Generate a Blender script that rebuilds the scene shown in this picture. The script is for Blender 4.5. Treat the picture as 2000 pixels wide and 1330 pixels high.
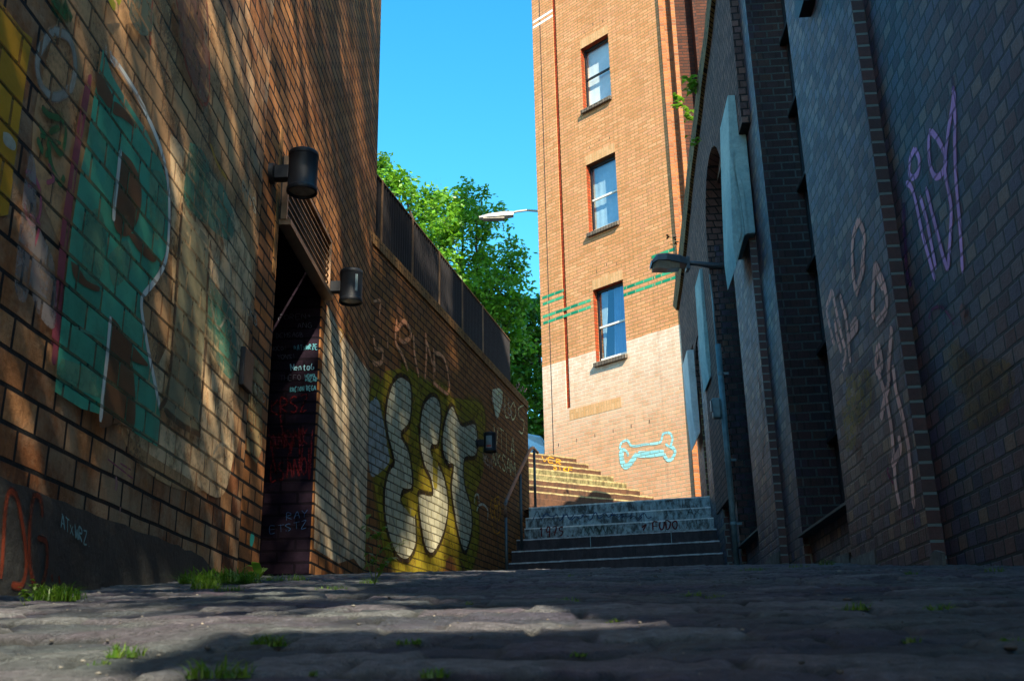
import bpy, bmesh, math, random
import numpy as np
from math import sin, cos, tan, radians, pi, atan2, hypot, sqrt
random.seed(7); rng = np.random.default_rng(11)
for o in list(bpy.data.objects): bpy.data.objects.remove(o)
S = bpy.context.scene
COL = S.collection

# ------------------------------------------------------------------ camera, sky, sun, exposure
CAM = np.array([0, 0, .10]); FL = 1995.2; PIT = radians(18.427); ROL = radians(-1.119)
FV = np.array([0, cos(PIT), sin(PIT)]); U0 = np.array([0, -sin(PIT), cos(PIT)]); R0 = np.array([1., 0, 0])
RV = cos(ROL)*R0+sin(ROL)*U0; UV = -sin(ROL)*R0+cos(ROL)*U0
from mathutils import Matrix, Vector
cd = bpy.data.cameras.new('camera'); cam = bpy.data.objects.new('camera', cd); COL.objects.link(cam)
cam.matrix_world = Matrix(((RV[0], UV[0], -FV[0], CAM[0]), (RV[1], UV[1], -FV[1], CAM[1]), (RV[2], UV[2], -FV[2], CAM[2]), (0, 0, 0, 1)))
cd.sensor_width = 36; cd.lens = 36*FL/2000; cd.clip_start = .02; cd.clip_end = 4000
cd.dof.use_dof = True; cd.dof.focus_distance = 9.0; cd.dof.aperture_fstop = 16.0
S.camera = cam
SUN_AZ, SUN_EL = radians(160), radians(36)
w = bpy.data.worlds.new('World'); S.world = w; w.use_nodes = True
nt = w.node_tree; bg = nt.nodes['Background']
sk = nt.nodes.new('ShaderNodeTexSky'); sk.sky_type = 'NISHITA'; sk.sun_disc = False
sk.sun_elevation = SUN_EL; sk.sun_rotation = SUN_AZ % (2*pi); sk.air_density = 1.0; sk.dust_density = .3; sk.ozone_density = 1.6
hs = nt.nodes.new('ShaderNodeHueSaturation'); hs.inputs['Saturation'].default_value = 1.4; hs.inputs['Hue'].default_value = .478; nt.links.new(sk.outputs[0], hs.inputs['Color']); nt.links.new(hs.outputs[0], bg.inputs[0]); bg.inputs[1].default_value = .117
ld = bpy.data.lights.new('sun', 'SUN'); ld.energy = 4.4; ld.angle = radians(.5); ld.color = (1, .87, .66)
lo = bpy.data.objects.new('sun', ld); COL.objects.link(lo)
sd = Vector((sin(SUN_AZ)*cos(SUN_EL), cos(SUN_AZ)*cos(SUN_EL), sin(SUN_EL)))
lo.rotation_euler = sd.to_track_quat('Z', 'Y').to_euler(); lo.location = (20, -40, 30)
S.view_settings.view_transform = 'Standard'; S.view_settings.look = 'None'
S.view_settings.exposure = 1.7; S.view_settings.gamma = 1
S.render.resolution_x = 1024; S.render.resolution_y = 680
S.render.engine = 'CYCLES'
S.cycles.max_bounces = 7; S.cycles.diffuse_bounces = 5; S.cycles.transparent_max_bounces = 12

def ray(px, py): return FV+RV*(px-1000)/FL-UV*(py-665)/FL
def gz(x, y):
    yy = np.clip(y, -8, 16); return .1235*yy-.0013*yy*yy
def on_ground(px, py):
    r = ray(px, py); t = .3
    for i in range(60):
        p = CAM+r*t; f = p[2]-gz(p[0], p[1]); t += max(.002, f/(.14)) if f > 0 else -.002
        if t > 40: break
        if abs(f) < 2e-4: break
    p = CAM+r*t; return (p[0], p[1], gz(p[0], p[1]))

class Wl:
    """a wall's local frame: x along the wall, z up, side*y towards the viewer"""
    def __init__(s, x, y, az, side):
        s.o = np.array([x, y, 0.]); a = radians(az); s.d = np.array([sin(a), cos(a), 0]); s.Y = np.array([-s.d[1], s.d[0], 0]); s.side = side
    def hit(s, px, py, out=0):
        r = ray(px, py); o = s.o+s.Y*s.side*out; t = ((o-CAM)@s.Y)/(r@s.Y); p = CAM+r*t
        return (float((p-s.o)@s.d), float(p[2]))
    def mat(s): return Matrix(((s.d[0], s.Y[0], 0, s.o[0]), (s.d[1], s.Y[1], 0, s.o[1]), (0, 0, 1, 0), (0, 0, 0, 1)))
    def world(s, u, out, z): p = s.o+s.d*u+s.Y*s.side*out; return (p[0], p[1], z)
WA = Wl(-1.5, 0, .13, -1)
u, z = WA.hit(465, 1090); p = WA.world(u, 0, 0); UV1 = u
WB = Wl(p[0], p[1], 1.46, -1)
u, z = WB.hit(711, 1110); p = WB.world(u, 0, 0); UBC = u
WC = Wl(p[0], p[1], 13.6, -1)
WR = Wl(1.85, 0, 4.0, 1)
r_ = ray(1336, 900); p = CAM+r_*21.0/r_[1]
WD = Wl(p[0], p[1], -44.6, 1)

# ------------------------------------------------------------------ mesh and object helpers
class MB:
    def __init__(s): s.v = []; s.f = []; s.uv = []
    def add(s, vs, fs, uvs=None):
        b = len(s.v); s.v += [tuple(map(float, q)) for q in vs]
        for i, f in enumerate(fs):
            s.f.append([b+k for k in f]); s.uv.append([(uvs[k] if uvs else (.5, .5)) for k in f])
        return s
    def box(s, x0, x1, y0, y1, z0, z1):
        x0, x1 = min(x0, x1), max(x0, x1); y0, y1 = min(y0, y1), max(y0, y1); z0, z1 = min(z0, z1), max(z0, z1)
        v = [(x, y, z) for x in (x0, x1) for y in (y0, y1) for z in (z0, z1)]
        return s.add(v, [(0, 1, 3, 2), (4, 6, 7, 5), (0, 4, 5, 1), (2, 3, 7, 6), (0, 2, 6, 4), (1, 5, 7, 3)])
    def prism(s, pts, a, b, axis='y'):
        """outline pts (u,z) extruded along y from a to b"""
        n = len(pts)
        if axis == 'y': v = [(u, a, z) for u, z in pts]+[(u, b, z) for u, z in pts]
        else: v = [(a, u, z) for u, z in pts]+[(b, u, z) for u, z in pts]
        return s.add(v, [tuple(range(n)), tuple(range(2*n-1, n-1, -1))]+[(i, i+n, (i+1) % n+n, (i+1) % n) for i in range(n)])
    def tube(s, path, r, n=8, cap=True):
        path = [np.array(q, float) for q in path]; rs = r if isinstance(r, (list, tuple)) else [r]*len(path)
        vs = []; fs = []
        for i, q in enumerate(path):
            t = path[min(i+1, len(path)-1)]-path[max(i-1, 0)]; t /= (np.linalg.norm(t)+1e-9)
            a = np.cross(t, (0, 0, 1)); a = a if np.linalg.norm(a) > .1 else np.cross(t, (1, 0, 0)); a /= np.linalg.norm(a); b = np.cross(t, a)
            vs += [q+rs[i]*(cos(2*pi*k/n)*a+sin(2*pi*k/n)*b) for k in range(n)]
        for i in range(len(path)-1):
            fs += [(i*n+k, i*n+(k+1) % n, (i+1)*n+(k+1) % n, (i+1)*n+k) for k in range(n)]
        if cap: fs += [tuple(range(n))[::-1], tuple((len(path)-1)*n+k for k in range(n))]
        return s.add(vs, fs)
    def lathe(s, c, prof, n=24):
        vs = []; fs = []
        for (r, z) in prof: vs += [(c[0]+r*cos(2*pi*k/n), c[1]+r*sin(2*pi*k/n), c[2]+z) for k in range(n)]
        for i in range(len(prof)-1): fs += [(i*n+k, i*n+(k+1) % n, (i+1)*n+(k+1) % n, (i+1)*n+k) for k in range(n)]
        return s.add(vs, fs)
    def build(s, name, mat, parent=None, wall=None, smooth=False):
        me = bpy.data.meshes.new(name); me.from_pydata(s.v, [], s.f); me.update()
        ul = me.uv_layers.new(name='UVMap'); fl = [c for f in s.uv for q in f for c in q]
        ul.data.foreach_set('uv', fl)
        if mat: me.materials.append(mat)
        if smooth: me.polygons.foreach_set('use_smooth', [True]*len(me.polygons))
        o = bpy.data.objects.new(name, me); COL.objects.link(o)
        if parent: o.parent = parent
        elif wall: o.matrix_world = wall.mat()
        return o
def npmesh(name, V, Fc, mat, parent=None, uv=None):
    me = bpy.data.meshes.new(name); n = len(Fc); k = Fc.shape[1]
    me.vertices.add(len(V)); me.vertices.foreach_set('co', np.asarray(V, np.float32).ravel())
    me.loops.add(n*k); me.loops.foreach_set('vertex_index', Fc.astype(np.int32).ravel())
    me.polygons.add(n); me.polygons.foreach_set('loop_start', np.arange(0, n*k, k, dtype=np.int32)); me.polygons.foreach_set('loop_total', np.full(n, k, np.int32))
    me.update(calc_edges=True); me.validate()
    if mat: me.materials.append(mat)
    o = bpy.data.objects.new(name, me); COL.objects.link(o)
    if parent: o.parent = parent
    return o
def tag(o, label=None, cat=None, group=None, kind=None):
    if label: o['label'] = label
    if cat: o['category'] = cat
    if group: o['group'] = group
    if kind: o['kind'] = kind
    return o
def empty(name, label, cat, group=None, wall=None, loc=None):
    o = bpy.data.objects.new(name, None); COL.objects.link(o); o.empty_display_size = .2
    if wall: o.matrix_world = wall.mat()
    if loc is not None: o.location = loc
    return tag(o, label, cat, group)
def bevel(o, w=.006, seg=2):
    m = o.modifiers.new('bevel', 'BEVEL'); m.width = w; m.segments = seg; m.limit_method = 'ANGLE'; m.angle_limit = radians(40); return o

# ------------------------------------------------------------------ materials
class NT:
    def __init__(s, name):
        s.m = bpy.data.materials.new(name); s.m.use_nodes = True; s.t = s.m.node_tree; s.t.nodes.clear()
        s.out = s.n('ShaderNodeOutputMaterial')
    def n(s, ty, **k):
        x = s.t.nodes.new(ty)
        for a, b in k.items(): setattr(x, a, b)
        return x
    def l(s, a, b): s.t.links.new(a, b)
    def val(s, x, inp):
        if isinstance(x, (int, float)): inp.default_value = x
        elif isinstance(x, tuple): inp.default_value = x if len(x) == len(inp.default_value) else (*x, 1)
        else: s.l(x, inp)
    def math(s, op, a, b=0., c=0.):
        x = s.n('ShaderNodeMath', operation=op); s.val(a, x.inputs[0]); s.val(b, x.inputs[1]); s.val(c, x.inputs[2]); return x.outputs[0]
    def mix(s, f, a, b, bt='MIX'):
        x = s.n('ShaderNodeMix', data_type='RGBA', blend_type=bt); s.val(f, x.inputs[0]); s.val(a, x.inputs[6]); s.val(b, x.inputs[7]); return x.outputs[2]
    def noise(s, vec, sc, det=3, rough=.5):
        x = s.n('ShaderNodeTexNoise'); x.inputs['Scale'].default_value = sc; x.inputs['Detail'].default_value = det; x.inputs['Roughness'].default_value = rough
        if vec is not None: s.l(vec, x.inputs['Vector'])
        return x.outputs['Fac'], x.outputs['Color']
    def ramp(s, f, st, interp='LINEAR'):
        x = s.n('ShaderNodeValToRGB'); x.color_ramp.interpolation = interp; e = x.color_ramp.elements
        while len(e) < len(st): e.new(.5)
        for q, (p_, c_) in zip(e, st): q.position = p_; q.color = (*c_, 1) if len(c_) == 3 else c_
        s.l(f, x.inputs[0]); return x.outputs[0]
    def bsdf(s, col, rough=.8, metal=0., spec=.4, normal=None, **k):
        b = s.n('ShaderNodeBsdfPrincipled'); s.val(col, b.inputs['Base Color']); s.val(rough, b.inputs['Roughness']); s.val(metal, b.inputs['Metallic'])
        b.inputs['Specular IOR Level'].default_value = spec
        for a, c in k.items(): s.val(c, b.inputs[a.replace('_', ' ')])
        if normal is not None: s.l(normal, b.inputs['Normal'])
        return b.outputs[0]
    def bump(s, h, st=.5, dist=.01):
        x = s.n('ShaderNodeBump'); x.inputs['Strength'].default_value = st; x.inputs['Distance'].default_value = dist; s.l(h, x.inputs['Height']); return x.outputs[0]
    def end(s, sh): s.l(sh, s.out.inputs[0]); return s.m
def g(v): return (v, v, v)

def brick_nodes(N, bw, rh, ms, off=.5, wob=.004, sq=1., sqf=2, soldier=False):
    tc = N.n('ShaderNodeTexCoord'); sp = N.n('ShaderNodeSeparateXYZ'); N.l(tc.outputs['Object'], sp.inputs[0])
    nf, nc = N.noise(tc.outputs['Object'], 7., 2)
    a = N.math('ADD', sp.outputs[0], sp.outputs[1])
    a = N.math('ADD', a, N.math('MULTIPLY', N.math('SUBTRACT', nf, .5), wob*1.6))
    nf2, _ = N.noise(tc.outputs['Object'], 3.1, 2)
    zz = N.math('ADD', sp.outputs[2], N.math('MULTIPLY', N.math('SUBTRACT', nf2, .5), wob*2.2))
    cb = N.n('ShaderNodeCombineXYZ')
    if soldier: N.l(zz, cb.inputs[0]); N.l(a, cb.inputs[1])
    else: N.l(a, cb.inputs[0]); N.l(zz, cb.inputs[1])
    b = N.n('ShaderNodeTexBrick'); b.offset = off; b.squash = sq; b.squash_frequency = sqf
    b.inputs['Color1'].default_value = (0, 0, 0, 1); b.inputs['Color2'].default_value = (1, 1, 1, 1); b.inputs['Mortar'].default_value = (.5, .5, .5, 1)
    b.inputs['Scale'].default_value = 1; b.inputs['Mortar Size'].default_value = ms; b.inputs['Mortar Smooth'].default_value = .25
    b.inputs['Brick Width'].default_value = bw; b.inputs['Row Height'].default_value = rh
    N.l(cb.outputs[0], b.inputs['Vector'])
    return tc, b, sp
def brick_mat(name, P, cols, mortar, rough=.8, spec=.2, bst=.8, dirt=(.55, .5, .42), dirt_amt=.5, dist=.012, zones=None, streak=0., gloss=0.):
    N = NT(name); tc, b, sp = brick_nodes(N, *P[:3], **(P[3] if len(P) > 3 else {}))
    k = len(cols); c = N.ramp(b.outputs['Color'], [(i/(k-1), q) for i, q in enumerate(cols)])
    f1, _ = N.noise(tc.outputs['Object'], 1.3, 5, .6); f2, _ = N.noise(tc.outputs['Object'], 45, 5, .7); f3, _ = N.noise(tc.outputs['Object'], 320, 2)
    c = N.mix(N.math('MULTIPLY', N.ramp(f1, [(.35, g(0.)), (.7, g(1.))]), dirt_amt), c, N.mix(1., c, dirt, 'MULTIPLY'))
    c = N.mix(.42, c, N.mix(1., c, N.ramp(f2, [(.25, g(.25)), (.5, g(1.)), (.75, g(1.9))]), 'MULTIPLY'))
    if streak:   # long rain streaks down the wall
        mp = N.n('ShaderNodeMapping'); mp.inputs['Scale'].default_value = (9, 9, .5); N.l(tc.outputs['Object'], mp.inputs[0]); fs, _ = N.noise(mp.outputs[0], 1.4, 4, .6)
        c = N.mix(streak, c, N.mix(1., c, N.ramp(fs, [(.3, g(.3)), (.5, g(1.)), (.72, g(1.7))]), 'MULTIPLY'))
    mo = N.mix(N.math('MULTIPLY', f2, .6), mortar, tuple(q*.45 for q in mortar))
    if zones: c, mo = zones(N, tc, sp, c, mo)
    c = N.mix(b.outputs['Fac'], c, mo)
    h = N.math('SUBTRACT', N.math('ADD', N.math('MULTIPLY', f2, .28), N.math('MULTIPLY', b.outputs['Color'], .22)), b.outputs['Fac'])
    h = N.math('ADD', h, N.math('MULTIPLY', f3, .06))
    ro = N.math('ADD', rough-.12+gloss*.12, N.math('SUBTRACT', N.math('MULTIPLY', f2, .25), N.math('MULTIPLY', b.outputs['Color'], gloss)))
    return N.end(N.bsdf(c, ro, 0, spec, N.bump(h, bst, dist)))
def paint_mat(name, col, P, soft=.15, wear=.35, opac=.92, keep=.72, rough=.8, col2=None, wsc=9.):
    """spray paint lying on the bricks: it leaves the joints open, is worn through in spots and has a soft rim"""
    N = NT(name); tc, b, sp = brick_nodes(N, *P[:3], **(P[3] if len(P) > 3 else {}))
    uvn = N.n('ShaderNodeUVMap'); su = N.n('ShaderNodeSeparateXYZ'); N.l(uvn.outputs[0], su.inputs[0])
    e = N.math('SUBTRACT', 1., N.math('ABSOLUTE', N.math('SUBTRACT', N.math('MULTIPLY', su.outputs[0], 2.), 1.)))
    mr = N.n('ShaderNodeMapRange', interpolation_type='SMOOTHSTEP'); N.l(e, mr.inputs[0]); mr.inputs[2].default_value = max(soft, .01)
    f1, _ = N.noise(tc.outputs['Object'], wsc, 6, .65); f2, _ = N.noise(tc.outputs['Object'], 60, 4, .7)
    wr = N.ramp(N.math('ADD', N.math('MULTIPLY', f1, .75), N.math('MULTIPLY', f2, .25)), [(.36, g(1-wear)), (.54, g(1.))])
    al = N.math('MULTIPLY', N.math('MULTIPLY', mr.outputs[0], wr), N.math('SUBTRACT', opac, N.math('MULTIPLY', b.outputs['Fac'], keep*opac)))
    c = N.mix(N.math('MULTIPLY', f2, .5), col, col2 or tuple(q*.6 for q in col))
    c = N.mix(.5, c, N.mix(1., c, N.ramp(b.outputs['Color'], [(0, g(.6)), (1, g(1.3))]), 'MULTIPLY'))
    sh = N.bsdf(c, rough, 0, .2, N.bump(N.math('ADD', N.math('MULTIPLY', f2, .3), N.math('MULTIPLY', b.outputs['Color'], .2)), .7, .01))
    tr = N.n('ShaderNodeBsdfTransparent'); mx = N.n('ShaderNodeMixShader'); N.l(al, mx.inputs[0]); N.l(tr.outputs[0], mx.inputs[1]); N.l(sh, mx.inputs[2])
    N.m.blend_method = 'BLEND' if hasattr(N.m, 'blend_method') else None
    return N.end(mx.outputs[0])
def plain(name, col, rough=.5, metal=0., spec=.5, var=.25, sc=30., bst=.2, col2=None, dist=.004, **k):
    N = NT(name); tc = N.n('ShaderNodeTexCoord'); f, _ = N.noise(tc.outputs['Object'], sc, 5, .65); f0, _ = N.noise(tc.outputs['Object'], sc/9, 4, .6)
    c = N.mix(N.ramp(f0, [(.35, g(0.)), (.65, g(1.))]), col, col2 or tuple(q*(1-var*1.3) for q in col))
    c = N.mix(var, c, N.mix(1., c, N.ramp(f, [(.25, g(.3)), (.75, g(1.6))]), 'MULTIPLY'))
    return N.end(N.bsdf(c, N.math('ADD', rough-.08, N.math('MULTIPLY', f, .16)), metal, spec, N.bump(f, bst, dist), **k))

PA = (.214, .106, .0085, dict(wob=.006)); PB = (.25, .0833, .010, dict(wob=.004)); PC = (.20, .0833, .009, dict(wob=.005)); PD = (.25, .0833, .0095, dict(wob=.005, sqf=2, sq=1.))
PR = (.125, .0833, .009, dict(wob=.008))
def A_zone(N, tc, sp, c, mo):
    f, _ = N.noise(tc.outputs['Object'], 2.2, 5, .7)
    x = N.ramp(f, [(.45, g(0.)), (.6, g(1.))]); c = N.mix(N.math('MULTIPLY', x, .45), c, (.5, .4, .26)); return c, mo
M_A = brick_mat('tile_brick_brown', PA, [(.15, .05, .022), (.31, .125, .045), (.46, .22, .09), (.21, .085, .04)], (.012, .012, .012), dirt_amt=.6, bst=1., dist=.035, zones=A_zone, streak=.5)
M_B = brick_mat('split_brick_brown', PB, [(.22, .075, .02), (.36, .14, .04), (.29, .12, .05), (.44, .19, .065)], (.012, .01, .008), dirt_amt=.35, bst=1., dist=.02)
M_C = brick_mat('clinker_brown', PC, [(.20, .075, .022), (.31, .125, .034), (.25, .10, .04)], (.02, .014, .01), dirt_amt=.5, bst=1., dist=.018)
def D_zone(N, tc, sp, c, mo):
    # limewashed lower storey, its ragged upper edge stepping with the courses
    f, _ = N.noise(tc.outputs['Object'], 1.1, 5, .6)
    t = N.math('SUBTRACT', N.math('ADD', ZL, N.math('MULTIPLY', N.math('SUBTRACT', f, .5), .12)), sp.outputs[2])
    st = N.math('MULTIPLY', N.math('GREATER_THAN', t, 0.), 1.)
    fade = N.n('ShaderNodeMapRange'); N.l(t, fade.inputs[0]); fade.inputs[1].default_value = .1; fade.inputs[2].default_value = 2.2; fade.inputs[3].default_value = .85; fade.inputs[4].default_value = .25
    f4, _ = N.noise(tc.outputs['Object'], 3.2, 6, .7)
    k = N.math('MULTIPLY', N.math('MULTIPLY', st, fade.outputs[0]), N.ramp(f4, [(.34, g(.5)), (.56, g(1.))]))
    return N.mix(N.math('MULTIPLY', k, .8), c, (.62, .56, .47)), N.mix(k, mo, (.80, .74, .6))
ZL = WD.hit(1260, 655)[1]
M_D = brick_mat('tower_brick_ochre', PD, [(.43, .195, .085), (.52, .25, .115), (.48, .225, .115), (.57, .29, .145)], (.25, .20, .075), dirt=(.8, .72, .6), dirt_amt=.5, bst=.6, zones=D_zone, rough=.8, streak=.22)
M_DR = brick_mat('old_red_brick', PD, [(.30, .10, .035), (.42, .15, .05), (.22, .08, .035), (.36, .14, .06)], (.28, .2, .12), dirt=(.5, .4, .35), bst=1., dist=.03)
M_R = brick_mat('dark_clinker', PR, [(.034, .030, .060), (.125, .056, .048), (.062, .052, .100), (.18, .10, .055)], (.010, .012, .014), rough=.58, spec=.5, dirt=(.5, .55, .6), dirt_amt=.5, bst=1., dist=.022, streak=.35, gloss=.14)
PRV = (.25, .0833, .009, dict(wob=.006))
M_RV = brick_mat('dark_clinker_reveal', PRV, [(.045, .022, .022), (.09, .035, .03), (.06, .03, .028)], (.16, .2, .18), rough=.6, spec=.5, dirt_amt=.5, bst=.8)
M_BLK = brick_mat('black_painted_brick', PB, [(.012, .008, .015), (.019, .011, .021)], (.009, .006, .011), rough=.8, spec=.08, dirt_amt=.4, bst=.8)
M_SOLD = brick_mat('rowlock_brick', (.25, .072, .006, dict(wob=.004, soldier=True)), [(.22, .10, .035), (.34, .17, .055), (.27, .14, .06)], (.02, .014, .01), bst=1., dist=.015)
M_SOLDD = brick_mat('soldier_brick_ochre', (.3, .078, .006, dict(wob=.003, soldier=True)), [(.46, .26, .115), (.55, .33, .17)], (.38, .3, .15), dirt_amt=.3, bst=.5)
M_SILL = brick_mat('sill_brick_dark', (.3, .085, .009, dict(wob=.003, soldier=True)), [(.10, .085, .07), (.16, .13, .10)], (.03, .03, .025), bst=1.)
M_COPE = brick_mat('coping_brick_yellow', (.4, .07, .012, dict(wob=.01, soldier=True)), [(.17, .12, .05), (.26, .19, .07), (.12, .09, .05)], (.015, .013, .01), bst=1., dist=.03)
M_ROUGH = brick_mat('weathered_brick', PR, [(.12, .075, .075), (.2, .12, .10), (.09, .06, .06)], (.03, .03, .03), bst=1., dist=.05)
M_PLINTH = plain('tarred_render', (.022, .024, .024), .65, var=.5, sc=40, bst=.6, col2=(.04, .04, .036), dist=.01)
M_STUC = plain('sky_tinted_stucco', (.30, .45, .45), .85, var=.35, sc=25, bst=.5, dist=.006, col2=(.20, .33, .35))  # sky light on the shaded blocks is mixed into this stucco colour
M_CEM = plain('cement_patch', (.2, .2, .18), .9, var=.5, sc=18, bst=.8, dist=.012)
M_BLACKM = plain('black_powder_coat', (.011, .014, .020), .5, var=.2, sc=60, bst=.15, spec=.3)
M_FEN = plain('fence_paint', (.02, .018, .02), .5, spec=.35, var=.2)
M_GALV = plain('weathered_steel', (.09, .12, .13), .5, .5, var=.4, sc=25, col2=(.05, .07, .08))
M_PIPE = plain('zinc_pipe', (.17, .27, .3), .5, .2, var=.5, sc=12, col2=(.08, .14, .16))
M_BRONZE = plain('bronze_profile', (.36, .22, .13), .38, .6, var=.3, sc=20, bst=.1)
M_LAMP = plain('lamp_housing_grey', (.5, .5, .45), .45, .1, var=.25, sc=15, bst=.1)
M_LAMPD = plain('lamp_housing_dark', (.07, .09, .11), .45, .2, var=.3, sc=18, bst=.1)
M_LENS = plain('lamp_lens', (.28, .24, .18), .15, 0, .6, var=.3, sc=30, bst=.1)
M_PLANK = plain('white_board', (.72, .75, .68), .5, var=.15, sc=20, bst=.1)
M_IN = plain('dark_interior', (.01, .012, .014), .8)
M_WFR = plain('black_window_steel', (.012, .014, .018), .4, .2, var=.2)
M_BARK = plain('bark', (.07, .05, .035), .9, var=.6, sc=14, bst=1., dist=.02)
M_SILLR = plain('stone_sill', (.1, .1, .09), .7, var=.4, sc=20, bst=.4)
def glass_mat(name, tint, refl, rough=.03):
    N = NT(name); gl = N.n('ShaderNodeBsdfGlossy'); gl.inputs['Roughness'].default_value = rough; gl.inputs['Color'].default_value = (*tint, 1)
    tr = N.n('ShaderNodeBsdfTransparent'); tr.inputs[0].default_value = (.8, .88, .9, 1)
    lw = N.n('ShaderNodeLayerWeight'); lw.inputs[0].default_value = .35; f = N.math('ADD', refl, N.math('MULTIPLY', lw.outputs['Fresnel'], .12))
    mx = N.n('ShaderNodeMixShader'); N.l(f, mx.inputs[0]); N.l(tr.outputs[0], mx.inputs[1]); N.l(gl.outputs[0], mx.inputs[2]); return N.end(mx.outputs[0])
M_GL = glass_mat('window_glass', (.6, .8, 1.), .10); M_GLB = glass_mat('street_window_glass', (.7, .85, .95), .3, .05)
M_GL0 = glass_mat('clear_window_glass', (.8, .9, 1.), .02)
def cloth(name, c): return plain(name, c, .9, var=.2, sc=6)
M_CURT = cloth('curtain_blue', (.16, .3, .5)); M_BLIND = cloth('roller_blind', (.85, .85, .85)); M_CURT2 = cloth('net_curtain', (.42, .56, .62))
def green_tile():
    N = NT('glazed_green_brick'); tc, b, sp = brick_nodes(N, *PD[:3], **PD[3])
    c = N.ramp(b.outputs['Color'], [(0, (.0, .13, .05)), (.5, (.01, .22, .09)), (1, (.05, .32, .15))]); c = N.mix(b.outputs['Fac'], c, (.35, .28, .13))
    return N.end(N.bsdf(c, .18, 0, .6, N.bump(N.math('SUBTRACT', 1., b.outputs['Fac']), .5, .006)))
M_GREEN = green_tile()

# ------------------------------------------------------------------ marks on walls
def smooth_path(pts, k=6):
    pts = [np.array(q, float) for q in pts]
    if len(pts) < 3: return pts
    out = []; P = [2*pts[0]-pts[1]]+pts+[2*pts[-1]-pts[-2]]
    for i in range(1, len(P)-2):
        for t in np.linspace(0, 1, k, endpoint=False):
            a, b, c, d = P[i-1:i+3]; out.append(.5*((2*b)+(-a+c)*t+(2*a-5*b+4*c-d)*t*t+(-a+3*b-3*c+d)*t**3))
    return out+[pts[-1]]
def ribbon(mb, pts, wd, y, smooth=True, ws=None):
    q = smooth_path(pts) if smooth else [np.array(a, float) for a in pts]
    n = len(q); vs = []; uv = []; fs = []
    for i in range(n):
        t = q[min(i+1, n-1)]-q[max(i-1, 0)]; t = t/(np.linalg.norm(t)+1e-9); nn = np.array([-t[1], t[0]])
        ww = (wd if ws is None else np.interp(i/(n-1), np.linspace(0, 1, len(ws)), ws))/2
        if i in (0, n-1): ww *= .55
        for s_ in (-1, 0, 1): a = q[i]+nn*ww*s_; vs.append((a[0], y, a[1])); uv.append((.5+s_*.5, 0))
    for i in range(n-1):
        for k in (0, 1): fs.append((3*i+k, 3*i+k+1, 3*i+4+k, 3*i+3+k))
    mb.add(vs, fs, uv)
def poly(mb, pts, y, smooth=True):
    from mathutils.geometry import tessellate_polygon
    q = smooth_path(list(pts)+[pts[0]], 5)[:-1] if smooth else pts
    t = tessellate_polygon([[Vector((a[0], a[1], 0)) for a in q]])
    mb.add([(a[0], y, a[1]) for a in q], [tuple(f) for f in t])
class Marks:
    """graffiti on one wall, traced onto the wall's own plane"""
    def __init__(s, wall, parent, P, base=.002, pre='graffiti'): s.w = wall; s.p = parent; s.P = P; s.k = 0; s.base = base; s.mats = {}
    def lift(s): s.k += 1; return s.w.side*(s.base+.0012*s.k)
    def m(s, col, **k):
        key = (tuple(col), str(sorted(k.items())))
        if key not in s.mats: s.mats[key] = paint_mat('spray_paint', col, s.P, **k)
        return s.mats[key]
    def H(s, pts): return [s.w.hit(*q) for q in pts]
    def strokes(s, lines, wd, col, name='painted_stroke', label=None, smooth=True, ws=None, **k):
        mb = MB(); y = s.lift()
        for i, ln in enumerate(lines): ribbon(mb, s.H(ln), wd, y+s.w.side*.00004*i, smooth, ws)
        return tag(mb.build(name, s.m(col, **k), s.p), label)
    def fill(s, polys, col, name='painted_patch', label=None, smooth=True, **k):
        mb = MB(); y = s.lift()
        for i, pl in enumerate(polys): poly(mb, s.H(pl), y+s.w.side*.00004*i, smooth)
        return tag(mb.build(name, s.m(col, **k), s.p), label)
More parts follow.
